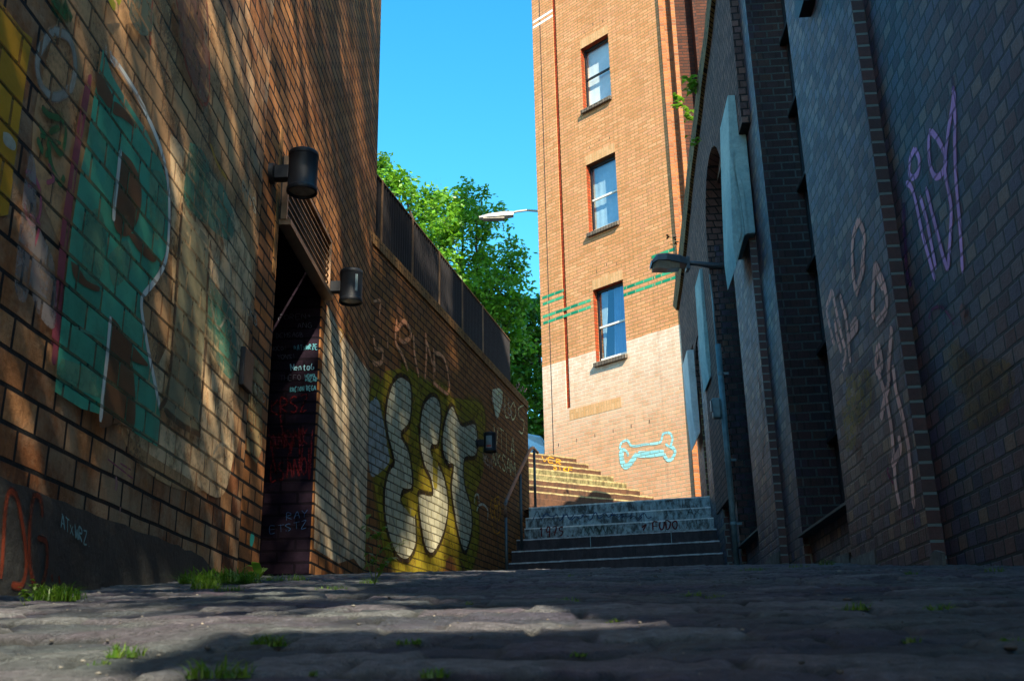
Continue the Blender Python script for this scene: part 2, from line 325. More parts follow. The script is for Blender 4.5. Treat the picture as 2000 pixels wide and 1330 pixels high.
GL = {'A': ['0,0 3,10 6,0', '1,4 5,4'], 'B': ['0,0 0,10 4,9 4,6 0,5 5,3 4,0 0,0'], 'C': ['5,9 2,10 0,5 2,0 5,1'], 'D': ['0,0 0,10 4,8 5,4 3,0 0,0'], 'E': ['5,10 0,10 0,0 5,0', '0,5 4,5'],
      'F': ['0,0 0,10 5,10', '0,5 4,5'], 'G': ['5,9 2,10 0,5 2,0 5,1 5,4 3,4'], 'H': ['0,0 0,10', '5,0 5,10', '0,5 5,5'], 'I': ['2,0 2,10'], 'L': ['0,10 0,0 4,0'], 'K': ['0,0 0,10', '5,10 0,4 5,0'],
      'M': ['0,0 0,10 3,4 6,10 6,0'], 'N': ['0,0 0,10 5,0 5,10'], 'O': ['3,10 0,7 0,3 3,0 5,3 5,7 3,10'], 'P': ['0,0 0,10 4,9 4,6 0,5'], 'R': ['0,0 0,10 4,9 4,6 0,5 5,0'], 'S': ['5,9 2,10 0,7 5,3 3,0 0,1'],
      'T': ['0,10 6,10', '3,10 3,0'], 'U': ['0,10 0,3 2,0 5,3 5,10'], 'V': ['0,10 3,0 6,10'], 'W': ['0,10 2,0 4,7 6,0 8,10'], 'X': ['0,7 5,0', '0,0 5,7'], 'Y': ['0,10 3,5 6,10', '3,5 3,0'], 'Z': ['0,10 5,10 0,0 5,0'],
      '1': ['0,8 2,10 2,0'], '9': ['4,6 1,6 1,10 4,10 4,0'], '7': ['0,10 4,10 2,0', '1,5 4,5'], '5': ['5,10 1,10 1,6 4,5 4,1 0,0'], '.': ['1,0 1.6,.6'], '#': ['1,1 2,9', '4,1 5,9', '0,3 6,3', '0,7 6,7'], '*': ['0,5 5,5', '2,2 3,8', '4,2 1,8'],
      'e': ['0,3 4,3 4,5 2,6 0,4 0,1 4,0'], 'n': ['0,0 0,6', '0,4 3,6 4,4 4,0'], 't': ['2,9 2,1 4,0', '0,6 4,6'], 'a': ['4,6 1,6 0,2 3,0 4,3 4,6 4,0'], 'l': ['1,10 0,3 1,0 4,1 4,4 2,4']}
def text_lines(t, x0, y0, x1, y1, h, slant=.0, jit=.8, seed=1):
    """letters as pixel strokes along a base line from (x0,y0) to (x1,y1), letter height h px"""
    rr = random.Random(seed); n = len(t); out = []
    for i, ch in enumerate(t):
        bx = x0+(x1-x0)*i/n; by = y0+(y1-y0)*i/n; cw = (x1-x0)/n*.78
        for ln in GL.get(ch, []):
            pts = []
            for a in ln.split():
                x, y = map(float, a.split(',')); yy = y/10*h
                pts.append((bx+x/6*cw+slant*yy+rr.uniform(-1, 1)*jit, by+(y1-y0)/n*x/6*.78-yy+rr.uniform(-1, 1)*jit))
            out.append(pts)
    return out
def wall_holes(mb, u0, u1, z0, z1, holes, y0, depth, side):
    """front face at y0 with rectangular holes, reveals running depth inward"""
    us = sorted({u0, u1, *[h[0] for h in holes], *[h[1] for h in holes]}); zs = sorted({z0, z1, *[h[2] for h in holes], *[h[3] for h in holes]})
    us = [q for q in us if u0 <= q <= u1]; zs = [q for q in zs if z0 <= q <= z1]; yb = y0-side*depth
    for i in range(len(us)-1):
        for j in range(len(zs)-1):
            a, b, c, d = us[i], us[i+1], zs[j], zs[j+1]; mu, mz = (a+b)/2, (c+d)/2
            if any(h[0] < mu < h[1] and h[2] < mz < h[3] for h in holes): continue
            for yy in (y0, yb): mb.add([(a, yy, c), (b, yy, c), (b, yy, d), (a, yy, d)], [(0, 1, 2, 3)])
    for a, b, c, d in [(u0, u1, z0, z1)]+[h[:4] for h in holes]:
        mb.add([(a, y0, c), (a, yb, c), (a, yb, d), (a, y0, d)], [(0, 1, 2, 3)]); mb.add([(b, y0, c), (b, yb, c), (b, yb, d), (b, y0, d)], [(0, 1, 2, 3)])
        mb.add([(a, y0, d), (b, y0, d), (b, yb, d), (a, yb, d)], [(0, 1, 2, 3)]); mb.add([(a, y0, c), (b, y0, c), (b, yb, c), (a, yb, c)], [(0, 1, 2, 3)])

def vnoise(X, Y, sc, seed):
    r = np.random.default_rng(seed); G_ = r.random((256, 256)); x = X/sc; y = Y/sc; xi = np.floor(x).astype(int); yi = np.floor(y).astype(int); fx = x-xi; fy = y-yi
    fx = fx*fx*(3-2*fx); fy = fy*fy*(3-2*fy); q = lambda a, b: G_[a % 256, b % 256]
    return (q(xi, yi)*(1-fx)+q(xi+1, yi)*fx)*(1-fy)+(q(xi, yi+1)*(1-fx)+q(xi+1, yi+1)*fx)*fy-.5

# ------------------------------------------------------------------ ground: worn clinker paving
def paving():
    ys = np.concatenate([np.arange(.30, 2.6, .007), np.arange(2.6, 6, .016), np.arange(6, 16.2, .035)]); xs = np.arange(-1.62, 3.6, .0125)
    X, Y = np.meshgrid(xs, ys); Yw = Y+.02*vnoise(X, Y, .9, 1)*2+.03*vnoise(X, Y, 3., 5); Xw = X+.02*vnoise(X, Y, .7, 2)
    L_, W_ = .17, .088; row = np.floor(Yw/W_).astype(int); off = (row % 2)*.5+.13*np.sin(row*1.7); cx = Xw/L_+off; col = np.floor(cx).astype(int)
    fu = (cx-col)*L_; fv = Yw-row*W_; d = np.minimum(np.minimum(fu, L_-fu), np.minimum(fv, W_-fv)); d = d+.004*vnoise(X, Y, .02, 9)
    R1 = np.random.default_rng(3).random((512, 512)); h = R1[row % 512, col % 512]; h2 = R1[(row+77) % 512, (col+31) % 512]; h3 = R1[(row+177) % 512, (col+131) % 512]
    j = np.clip(d/.009, 0, 1); j = j*j*(3-2*j); near = 1.
    am = np.clip((Y-.6)/2.2, .62, 1.)
    Z = gz(X, Y)+am*(.009*(h-.5)+(h2-.5)*.08*(fv-W_/2)+(h3-.5)*.05*(fu-L_/2)-.016*(1-j))
    Z += am*(.016*vnoise(X, Y, 1.6, 12)+.010*vnoise(X, Y, .35, 13)+.008*vnoise(X, Y, .09, 14))+(.3+.7*am)*(.0055*vnoise(X, Y, .03, 15)+.0045*vnoise(X, Y, .014, 16))
    Z -= np.where(h < .06, .009, 0)*j*am     # sunken stones
    ny, nx = X.shape; V = np.stack([X, Y, Z], -1).reshape(-1, 3); i = np.arange(ny*nx).reshape(ny, nx)
    Fc = np.stack([i[:-1, :-1], i[:-1, 1:], i[1:, 1:], i[1:, :-1]], -1).reshape(-1, 4)
    N = NT('clinker_paving'); at = N.n('ShaderNodeAttribute'); at.attribute_name = 'stone'; sp = N.n('ShaderNodeSeparateColor'); N.l(at.outputs['Color'], sp.inputs[0])
    tc = N.n('ShaderNodeTexCoord'); f1, _ = N.noise(tc.outputs['Object'], 2.5, 6, .65); f2, _ = N.noise(tc.outputs['Object'], 70, 5, .7); f3, _ = N.noise(tc.outputs['Object'], 350, 3, .7)
    c = N.ramp(sp.outputs[0], [(0, (.026, .030, .048)), (.35, (.06, .062, .092)), (.6, (.105, .085, .115)), (1, (.20, .21, .22))])
    c = N.mix(N.ramp(f1, [(.4, g(0)), (.62, g(.7))]), c, (.085, .11, .108)); c = N.mix(.85, c, N.mix(1., c, N.ramp(f2, [(.25, g(.35)), (.5, g(1.)), (.78, g(1.9))]), 'MULTIPLY'))
    c = N.mix(N.math('MULTIPLY', N.math('SUBTRACT', 1., sp.outputs[1]), .9), c, (.02, .022, .016))
    hb = N.math('ADD', N.math('MULTIPLY', f2, .7), N.math('MULTIPLY', f3, .3))
    m = N.end(N.bsdf(c, N.math('ADD', .55, N.math('MULTIPLY', f2, .35)), 0, .3, N.bump(hb, 1., .03)))
    o = npmesh('ground', V, Fc, m); tag(o, 'worn purple grey clinker paving of the alley floor rising to the stairs', None, None, 'structure')
    a = o.data.color_attributes.new('stone', 'FLOAT_COLOR', 'POINT'); cc = np.ones((ny*nx, 4), np.float32); cc[:, 0] = (h*.85+h2*.15).ravel(); cc[:, 1] = j.ravel(); a.data.foreach_set('color', cc.ravel())
    o.data.polygons.foreach_set('use_smooth', [True]*len(o.data.polygons))
    return o, (xs, ys, Z)
GO, GH = paving()
def on_ground(px, py):
    r = ray(px, py); t = .55
    while t < 24:
        p = CAM+r*t
        if p[2] < gtop(p[0], p[1]): break
        t += .002+.0008*t
    return (p[0], p[1], gtop(p[0], p[1]))
def gtop(x, y):
    xs, ys, Z = GH; i = int(np.clip(np.searchsorted(ys, y), 0, len(ys)-1)); j = int(np.clip(np.searchsorted(xs, x), 0, len(xs)-1)); return float(Z[i, j])
M_ASPH = plain('rough_asphalt', (.07, .07, .072), .85, var=.4, sc=30)
mb = MB(); n = 40
ysg = [-400, -60, -8]+[-8+k*.42 for k in range(1, 20)]+[.31]
vs = []; fs = []
for yy in ysg:
    for xx in (-400, -1.6, 3.7, 400): vs.append((xx, yy, gz(0, yy)-.004))
for i in range(len(ysg)-1):
    for k in range(3): fs.append((4*i+k, 4*i+k+1, 4*i+k+5, 4*i+k+4))
mb.add(vs, fs); tag(mb.build('road', M_ASPH), 'lower street the alley climbs from', None, None, 'structure')

# ------------------------------------------------------------------ left garden wall of big brown tiles (frame WA)
uA0 = -9.0; ZA = 5.4
wallA = empty('tile_faced_wall', 'long wall of big brown tiles with a teal letter mural and tarred base', 'wall', wall=WA)
mb = MB(); wall_holes(mb, uA0, UV1-.006, -1.5, ZA, [], 0, .35, -1); mb.build('tile_facing', M_A, wallA)
mb = MB(); mb.box(2.7, UV1-.02, .40, 5, -1, ZA-.3); mb.box(uA0, -3.5, .40, 5, -1.5, ZA-.3); mb.build('house_body', M_A, wallA)
zp = WA.hit(150, 993)[1]; up = WA.hit(395, 1100)[0]
mb = MB(); pts = [(uA0, -1.4), (uA0, zp), (2.6, zp)]+[(u_, zp+.006*random.uniform(-1, 1)) for u_ in np.arange(2.7, up, .09)]+[(up+.05, zp-.03), (up+.2, zp-.07), (up+.32, zp-.15), (up+.4, -1.4)]
mb.prism(pts, -.001, -.018); mb.build('plinth', M_PLINTH, wallA)
mb = MB(); a = WA.hit(467, 705); b = WA.hit(487, 697); c = WA.hit(487, 775); mb.box(a[0], b[0], -.002, -.03, c[1], b[1]); bevel(mb.build('inspection_plate', M_FEN, wallA))
K = Marks(WA, wallA, PA)
K.fill([[(120, 0), (420, 0), (480, 200), (500, 430), (480, 720), (455, 900), (380, 960), (250, 880), (150, 560), (60, 300)]], (.80, .46, .22), 'painted_light_patch', wear=.95, opac=.75, wsc=3.)  # warm reflected light on the tiles, put into the paint colour
K.fill([[(330, 260), (440, 380), (490, 520), (480, 640), (455, 760), (455, 880), (430, 970), (360, 930), (250, 850), (270, 760), (330, 640)]], (.98, .70, .40), 'painted_light_patch', 'sandy buff painted light patch right of the teal letter', wear=.9, opac=.9, wsc=8.)
K.fill([[(-40, -30), (0, 8), (40, 60), (60, 76), (52, 120), (45, 170), (36, 230), (28, 300), (18, 360), (-40, 330)], [(-40, 300), (22, 350), (12, 420), (-40, 430)]], (.62, .33, .02), 'painted_panel', 'orange yellow painted panel', smooth=False, wear=.15)
K.fill([[(2, 258), (14, 262), (26, 280), (24, 294), (10, 288), (2, 276)]], (.6, .62, .52), wear=.4)
K.strokes([[(100, 60), (75, 95), (68, 135), (80, 175), (105, 190), (135, 170), (142, 120), (130, 75), (100, 60)]], .05, (.42, .40, .34), soft=.7, wear=.5)
K.strokes([[(95, 0), (110, 18), (128, 30)], [(120, 5), (135, 40)]], .09, (.03, .13, .03), soft=.6)
K.strokes([[(75, 210), (90, 225), (112, 232)], [(70, 240), (90, 290), (80, 300), (66, 270)], [(112, 222), (122, 260), (112, 300), (92, 262), (110, 250)], [(72, 265), (122, 285)], [(88, 290), (96, 330), (112, 358), (120, 345)]], .035, (.03, .16, .05), soft=.5, wear=.2, label='dark green tag')
K.strokes([[(42, 335), (60, 345), (72, 380), (70, 420), (55, 440), (42, 410), (44, 370), (62, 360)], [(50, 420), (70, 440), (60, 480)], [(88, 320), (98, 350), (84, 358)]], .022, (.45, .10, .16), soft=.5, label='pink scrawl')
K.fill([[(162, 148), (172, 158), (150, 290), (140, 360), (128, 450), (118, 540), (104, 700), (92, 690), (102, 560), (112, 450), (128, 340), (145, 240)]], (.36, .07, .10), 'painted_patch', 'crimson vertical stripe', wear=.35)
K.fill([[(46, 290), (60, 320), (62, 420), (56, 520), (40, 590), (20, 560), (30, 440)], [(70, 450), (98, 520), (98, 640), (60, 600), (52, 520)]], (.34, .31, .3), wear=.8, opac=.7)
teal = (.04, .42, .28); brown = (.2, .09, .04)
K.fill([[(193, 96), (212, 150), (245, 205), (280, 258), (305, 310), (320, 360), (322, 430), (318, 490), (300, 535), (272, 578), (268, 600), (282, 690), (300, 780), (306, 812), (300, 872), (262, 850), (225, 820), (150, 798), (98, 765), (104, 700), (118, 560), (132, 440), (150, 330), (163, 270), (174, 195), (184, 150)]], teal, 'painted_letter', 'big teal letter R', smooth=False, wear=.3, wsc=6., col2=(.12, .34, .2))
K.fill([[(110, 700), (145, 712), (180, 730), (240, 770), (240, 800), (180, 775), (105, 742)], [(160, 420), (185, 410), (200, 470), (180, 560), (150, 540)], [(285, 330), (312, 345), (318, 420), (300, 470), (285, 420)], [(200, 500), (240, 470), (250, 520), (215, 560)]], (.2, .42, .25), 'letter_shading', soft=.5, wear=.8, opac=.8)
K.fill([[(228, 294), (250, 318), (265, 352), (268, 390), (262, 425), (250, 452), (234, 462), (214, 440), (218, 380), (224, 330)], [(205, 615), (226, 640), (248, 700), (256, 790), (250, 840), (222, 825), (185, 832), (196, 740), (203, 660)], [(176, 140), (190, 150), (212, 192), (205, 212), (188, 190), (180, 180)], [(205, 195), (225, 205), (252, 235), (256, 252), (232, 232), (212, 222)], [(240, 455), (262, 462), (296, 500), (290, 512), (262, 490)], [(128, 510), (142, 520), (160, 548), (184, 560), (180, 570), (150, 556), (134, 540)], [(215, 650), (232, 655), (272, 700), (280, 715), (250, 705), (228, 685)]], brown, 'letter_counter', 'brown openings of the teal letter', wear=.2)
K.strokes([[(205, 112), (222, 130), (255, 180), (285, 240), (308, 300), (320, 360), (322, 430), (317, 500), (300, 540), (268, 580)], [(268, 578), (268, 610), (280, 680), (292, 740), (304, 800)], [(206, 618), (200, 690), (192, 760), (186, 824)], [(226, 292), (220, 350), (214, 400), (212, 432)]], .036, (.85, .88, .82), 'letter_outline', 'chalk white outline of the teal letter', soft=.35, wear=.15, keep=.6)
K.strokes([[(196, 92), (198, 110)], [(205, 100), (208, 116)], [(213, 116), (213, 132)]], .03, (.6, .66, .62), soft=.3)
K.fill([[(346, 400), (400, 470), (398, 540), (392, 640), (384, 760), (382, 850), (316, 815), (306, 790), (325, 720), (330, 600), (338, 480)]], (.25, .24, .14), 'painted_panel', 'olive grey panel', wear=.5, wsc=5., col2=(.32, .26, .16), smooth=False)
K.fill([[(362, 278), (392, 300), (430, 370), (450, 430), (440, 470), (395, 440), (352, 395), (356, 320)], [(400, 520), (412, 560), (450, 620), (455, 700), (440, 740), (395, 660)]], (.06, .22, .15), wear=.75, opac=.8)
K.strokes([[(346, 396), (338, 500), (330, 620), (318, 760), (300, 800)], [(402, 470), (396, 560), (392, 680), (384, 780), (380, 850)], [(310, 800), (345, 830), (382, 850)]], .04, (.11, .06, .03), soft=.5, wear=.4)
K.strokes([[(362, 290+6*i), (395+4*i, 330+12*i)] for i in range(5)]+[[(360+8*i, 300+8*i), (352+9*i, 395+9*i)] for i in range(6)], .012, (.03, .12, .08), soft=.5)
K.strokes([[(412, 420), (440, 520), (436, 600), (415, 640), (400, 560), (415, 500)], [(430, 560), (445, 610), (440, 680)], [(400, 900), (420, 868), (450, 880), (462, 900)]], .03, (.38, .34, .25), soft=.8, wear=.7, opac=.7)
K.strokes([[(285, 0), (282, 45), (281, 90)], [(330, -10), (345, 60), (350, 120), (365, 160), (385, 205), (398, 180), (396, 60), (392, -10)]], .03, (.42, .07, .03), soft=.5, wear=.3, label='red drips')
K.fill([[(335, 0), (390, 0), (396, 90), (394, 200), (360, 150), (338, 60)]], (.33, .14, .09), wear=.7, opac=.7)
K.fill([[(195, 0), (222, 0), (208, 22)]], (.5, .48, .02), wear=.2)
K.fill([[(232, 0), (280, 0), (282, 60), (262, 70), (240, 40)]], (.12, .17, .12), wear=.6)
K.strokes([[(398, 282), (412, 320), (432, 352)]], .03, (.55, .30, .03), soft=.4)
K.strokes(text_lines('RNSI', 462, 380, 502, 440, 26, seed=5), .02, (.5, .44, .3), soft=.5)
K.strokes(text_lines('BERB', 462, 600, 492, 640, 26, seed=6)+text_lines('3NYO', 480, 760, 508, 790, 20, seed=8), .014, (.42, .37, .28), soft=.5, wear=.4)
K.strokes([[(125, 640+k*38), (125+60, 662+k*38)] for k in range(1)], .02, (.1, .3, .2))
K.strokes([[(205, 930), (208, 945), (206, 958)], [(216, 985), (215, 1000)]], .03, (.5, .25, .24), soft=.4)
K.strokes([[(190, 897), (240, 935)], [(215, 905), (236, 918)]], .012, (.35, .08, .14))
KP = Marks(WA, wallA, (5, 5, .001, {}), base=.02)
KP.strokes([[(-12, 1130), (-2, 980), (14, 962), (26, 1000), (38, 1090), (30, 1140), (8, 1142)], [(70, 1010), (66, 975), (52, 972), (44, 1040), (46, 1110), (60, 1150), (76, 1120), (78, 1062), (60, 1050)], [(88, 1122), (90, 1136)], [(102, 1124), (104, 1138)]], .03, (.27, .05, .02), 'painted_stroke', 'rusty red letters OG', soft=.6, wear=.4, keep=0, opac=.85)
KP.strokes(text_lines('ATXWRZ.', 106, 1030, 168, 1072, 25, seed=3, jit=.6)+[[(107, 1003), (109, 1006)], [(115, 1009), (117, 1012)]], .008, (.30, .56, .58), 'painted_stroke', 'pale cyan tag ATXWRZ', soft=.3, keep=0)

# ------------------------------------------------------------------ tall brick block with the door niche (frame WB)
nu0 = WB.hit(507, 1080)[0]; nu1 = WB.hit(612, 1000)[0]; nz1 = WB.hit(548, 292)[1]; ZB = 9.4
blockB = empty('brick_block', 'tall brown brick block with narrow dark niche and buff strip of painted light', 'building', wall=WB)
mb = MB(); wall_holes(mb, 0, UBC+.14, 0, ZB, [(nu0, nu1, -.5, nz1)], 0, .3, -1); mb.build('wall', M_B, blockB)
mb = MB(); mb.box(0, UBC+.12, 1.5, 7, 0, ZB-.2); mb.box(0, nu0-.14, .3, 1.5, 0, ZB-.2); mb.box(nu1+.14, UBC+.12, .3, 1.5, 0, ZB-.2); mb.box(nu0-.14, nu1+.14, .3, 1.5, nz1+.05, ZB-.2); mb.build('house_body', M_B, blockB)
mb = MB(); mb.box(nu1-.004, nu1+.12, .012, 1.4, 0, nz1-.002); mb.box(nu0-.12, nu0, .31, 1.4, 0, nz1); mb.box(nu0, nu1, 1.4, 1.49, 0, nz1); mb.box(nu0, nu1, .31, 1.4, nz1-.001, nz1+.04); tag(mb.build('niche_lining', M_BLK, blockB), 'black painted bricks inside the niche')
a = WB.hit(545, 240); b = WB.hit(530, 520)
mb = MB(); mb.box(nu0-.10, nu0-.03, -.001, -.006, WB.hit(523, 520)[1], nz1+.15); mb.build('soldier_course', M_SOLD, blockB); mb = MB(); mb.box(nu1+.03, nu1+.12, -.001, -.006, WB.hit(637, 600)[1], nz1+.12); mb.build('soldier_course', M_SOLD, blockB)
K = Marks(WB, blockB, PB)
K.fill([[(640, 592), (652, 625), (672, 660), (700, 700), (722, 728), (716, 960), (712, 1118), (690, 1090), (660, 1100), (612, 1070), (616, 900), (628, 720), (634, 630)]], (.86, .68, .44), 'painted_patch', 'buff strip of painted light beside the niche', smooth=False, wear=.6, wsc=4., opac=.93)  # warm light on the lower wall, laid on as buff colour
K.strokes([[(658, 640), (670, 650), (662, 670)], [(680, 615), (676, 650), (690, 668)], [(694, 620), (690, 660)]], .03, (.5, .28, .07), soft=.5)
K.strokes([[(655, 1040), (660, 1060), (657, 1080)], [(657, 1080), (664, 1090)], [(659, 1095), (659, 1108)]], .014, (.4, .42, .4))
K.strokes([[(690, 1000), (697, 1030)], [(700, 960), (705, 1010)]], .03, (.3, .24, .1), soft=.7)
K.fill([[(487, 1042), (492, 1040), (494, 1052), (488, 1070), (485, 1056)]], (.03, .42, .35), wear=.1)
K.fill([[(488, 690), (512, 720), (508, 880), (498, 905), (478, 880), (482, 780)]], (.42, .31, .15), wear=.5, opac=.8, smooth=False)
pn = WB.world(nu1-.004, 0, 0); WN = Wl(pn[0], pn[1], 91.46, -1)
def turned(o, wl, parent):
    o.parent = parent; o.matrix_parent_inverse = Matrix.Identity(4); o.matrix_local = parent.matrix_world.inverted() @ wl.mat(); return o
class MarksT(Marks):
    def strokes(s, lines, wd, col, name='painted_stroke', label=None, smooth=True, ws=None, **k):
        mb = MB(); y = s.lift()
        for i, ln in enumerate(lines): ribbon(mb, s.H(ln), wd, y+s.w.side*.00004*i, smooth, ws)
        return tag(turned(mb.build(name, s.m(col, **k)), s.w, s.p), label)
bpy.context.view_layer.update()
K = MarksT(WN, blockB, (5, 5, .001, {}))
K.strokes([[(530+18*i+random.uniform(-8, 8), 780+random.uniform(0, 180)), (540+16*i, 770+random.uniform(0, 190)), (528+17*i+random.uniform(0, 20), 790+random.uniform(0, 170))] for i in range(5)]+text_lines('KRSZ', 530, 812, 606, 800, 30, seed=11)+text_lines('AMRMK', 528, 880, 606, 866, 32, seed=12)+text_lines('ESANO', 530, 940, 604, 925, 34, seed=13), .016, (.18, .012, .016), 'painted_stroke', 'layered dark red tags', soft=.5, wear=.5, keep=0)
K.strokes(text_lines('Mental', 568, 724, 616, 722, 12, seed=2), .006, (.35, .7, .85), 'painted_stroke', 'cyan writing Mental', soft=.2, keep=0, wear=.1)
K.strokes(text_lines('#ATXWRZE', 574, 684, 622, 682, 9, seed=4)+text_lines('RNCTON.REGA', 567, 766, 618, 762, 9, seed=5)+text_lines('HENSL', 596, 738, 620, 737, 6, seed=6)+text_lines('HSEAR', 597, 746, 621, 745, 6, seed=7), .006, (.12, .4, .5), 'painted_stroke', soft=.2, keep=0, wear=.1)
K.strokes(text_lines('FOREN*', 545, 626, 612, 622, 10, seed=8)+text_lines('ANG', 582, 642, 612, 640, 10, seed=9)+text_lines('DEMSAGB', 540, 660, 594, 658, 8, seed=10)+text_lines('NOCOI', 530, 686, 562, 684, 8, seed=14)+text_lines('YONSI', 542, 702, 580, 700, 8, seed=15)+text_lines('THEFO', 548, 744, 590, 742, 10, seed=16), .0045, (.12, .13, .17), 'painted_stroke', soft=.2, keep=0, wear=.2)
K.strokes(text_lines('RAY', 560, 1016, 604, 1008, 14, seed=17)+text_lines('ETSTZ', 528, 1042, 604, 1030, 14, seed=18), .005, (.06, .14, .3), 'painted_stroke', soft=.2, keep=0, wear=.3)

gri = empty('metal_grille', 'bronze edged grille of horizontal bars across the niche head', 'grille', wall=WB)
gz0 = WB.hit(544, 430)[1]; gz1 = WB.hit(550, 305)[1]; gu0 = nu0-.02; gu1 = WB.hit(634, 480)[0]
mb = MB()
for u_ in (gu0, gu1): mb.box(u_-.012, u_+.012, -.055, -.018, gz0, gz1)
mb.box(gu0, gu1, -.056, -.019, gz1-.02, gz1+.004); mb.build('frame', M_BRONZE, gri)
mb = MB(); mb.box(gu0, gu1+.01, -.08, -.0, gz0-.035, gz0+.004); mb.build('bottom_rail', M_BRONZE, gri)
for i in range(7):
    zz = gz0+.05+(gz1-gz0-.09)*i/6.5; mb = MB(); mb.box(gu0+.013, gu1-.013, -.046, -.034, zz, zz+.008); mb.build('bar', M_BRONZE, gri)
mb = MB(); mb.box(gu0, gu1, -.016, -.001, gz0+.004, gz1); mb.build('backing_plate', M_IN, gri)

# ------------------------------------------------------------------ round wall lights
def wall_light(wl, px, py, label, sc=1., sticker=None, wide=0):
    u, z = wl.hit(px, py); o = empty('wall_light', label, 'wall light', 'black cylinder wall lights along the left walls', wall=wl)
    o.matrix_world = wl.mat() @ Matrix.Translation((u, 0, z)); s_ = wl.side; R_, Hh, D_ = .089*sc, .134*sc, .20*sc
    mb = MB(); mb.lathe((0, s_*D_, 0), [(0.001, Hh-.012), (R_-.012, Hh-.012), (R_-.012, Hh), (R_, Hh), (R_+.003, Hh-.01), (R_+.003, Hh-.03), (R_, Hh-.034), (R_, -Hh+.03), (R_+.004, -Hh+.027), (R_+.004, -Hh), (R_-.008, -Hh), (R_-.008, -Hh+.02), (.001, -Hh+.021)], 40)
    b = mb.build('housing', M_BLACKM, o, smooth=False); bevel(b, .002, 1)
    for p_ in b.data.polygons: p_.use_smooth = abs(p_.normal.z) < .5
    mb = MB(); mb.lathe((0, s_*D_, 0), [(.001, -Hh+.016), (R_*.55, -Hh+.012), (R_-.009, -Hh+.017)], 32); mb.build('lens', M_LENS, o, smooth=True)
    mb = MB(); mb.box(-.034*sc, .034*sc, s_*.03, s_*(D_-R_+.01), -.045*sc, .045*sc); bevel(mb.build('bracket', M_BLACKM, o), .006)
    mb = MB(); mb.tube([(0, s_*.001, 0), (0, s_*.03, 0)], .065*sc, 24); mb.build('wall_rose', M_BLACKM, o)
    if sticker:
        mb = MB(); a0, a1, z0, z1 = sticker
        an = np.linspace(a0, a1, 8); vs = [((R_+.0015)*cos(a), s_*D_+(R_+.0015)*sin(a), z) for a in an for z in (z0*sc, z1*sc)]
        mb.add(vs, [(2*i, 2*i+2, 2*i+3, 2*i+1) for i in range(7)]); mb.build('sticker', plain('sticker_paper', (.14, .2, .22), .6, var=.4, sc=60), o)
        if wide:
            mb = MB(); vs = [((R_+.0025)*cos(a), s_*D_+(R_+.0025)*sin(a), z) for a in np.linspace(a0*.9+a1*.1, a0*.1+a1*.9, 8) for z in (z0*sc*.9, z0*sc*.9+.03)]
            mb.add(vs, [(2*i, 2*i+2, 2*i+3, 2*i+1) for i in range(7)]); mb.build('sticker_stripe', plain('sticker_red', (.3, .04, .04), .6), o)
    return o
# facing angles: local x runs along the wall (away), local y out of a left wall is negative
wall_light(WB, 528, 340, 'nearest and largest black cylinder light, above the grille', 1.02)
wall_light(WB, 637, 562, 'black cylinder light with a narrow pale sticker, right of the niche', .98, sticker=(radians(-150), radians(-136), -.06, .08))
wall_light(WC, 930, 866, 'farthest cylinder light with a poster sticker on the mural wall', .95, sticker=(radians(-205), radians(-150), -.09, .08), wide=1)

# ------------------------------------------------------------------ retaining wall with the big mural (frame WC)
ZC = 4.42; CE = WC.hit(1030, 800)[0]
wallC = empty('retaining_wall', 'brown brick retaining wall with cream and mustard EST mural below a fence', 'wall', wall=WC)
mb = MB(); mb.box(-.12, CE, 0, .4, .4, ZC-.12); mb.build('wall', M_C, wallC)
mb = MB(); mb.box(-.12, CE+.01, -.018, .42, ZC-.115, ZC); mb.build('coping', M_SOLD, wallC)
uj = WC.hit(970, 900)[0]; mb = MB(); mb.box(uj-.008, uj+.008, -.0015, .01, .5, ZC-.12); mb.build('movement_joint', M_BLACKM, wallC)
K = Marks(WC, wallC, PC)
def c5(x, y): return (700+x/2.294, 580+y/2.294)
def C5(s): v = list(map(float, s.split())); return [c5(v[i], v[i+1]) for i in range(0, len(v), 2)]
E1 = C5('150 392 185 362 225 388 232 470 222 560 188 602 192 640 218 690 232 770 234 852 196 858 184 900 200 942 242 950 252 1040 250 1110 215 1170 170 1148 134 1060 117 960 118 860 135 785 160 742 140 650 122 560 128 470')
E2 = C5('275 560 290 490 322 450 352 462 364 520 358 600 350 655 322 662 322 705 362 770 388 850 396 950 374 1060 332 1140 300 1122 280 1030 268 930 272 885 330 890 322 810 292 745 275 655')
E3 = C5('374 620 392 535 416 492 436 535 462 582 520 576 524 700 475 715 465 765 472 850 497 940 504 1020 488 1105 470 1132 446 1060 426 950 415 850 424 752 398 742 376 690')
cream = (.55, .52, .37); olive = (.30, .235, .015)
K.strokes([C5('90 360 60 480 70 700 90 900 130 1120 200 1240 280 1260'), C5('190 320 260 400 250 620 270 760 255 1000 290 1200 390 1180'), C5('300 420 400 440 370 700 410 900 420 1100 470 1260'), C5('470 480 560 520 540 760 500 820 530 960 525 1120 480 1240')], .34, olive, 'sprayed_background', 'mustard spray cloud behind the letters', soft=.9, wear=.35, opac=.85)
K.fill([C5('120 330 240 330 400 440 540 500 560 760 520 900 540 1050 500 1230 430 1150 330 1240 200 1250 110 1120 90 900 70 640 80 450')], olive, 'sprayed_background', wear=.45, opac=.85, wsc=5.)
K.fill([C5('48 470 85 460 110 560 130 680 135 740 90 790 55 800 42 700')], (.36, .38, .37), 'painted_patch', 'grey blue filler shape', wear=.5)
K.strokes([C5('60 480 76 450 95 520 120 620'), C5('60 560 90 600'), C5('62 640 80 620 100 650 90 700'), C5('80 720 100 740 120 700')], .016, (.5, .53, .55), soft=.5)
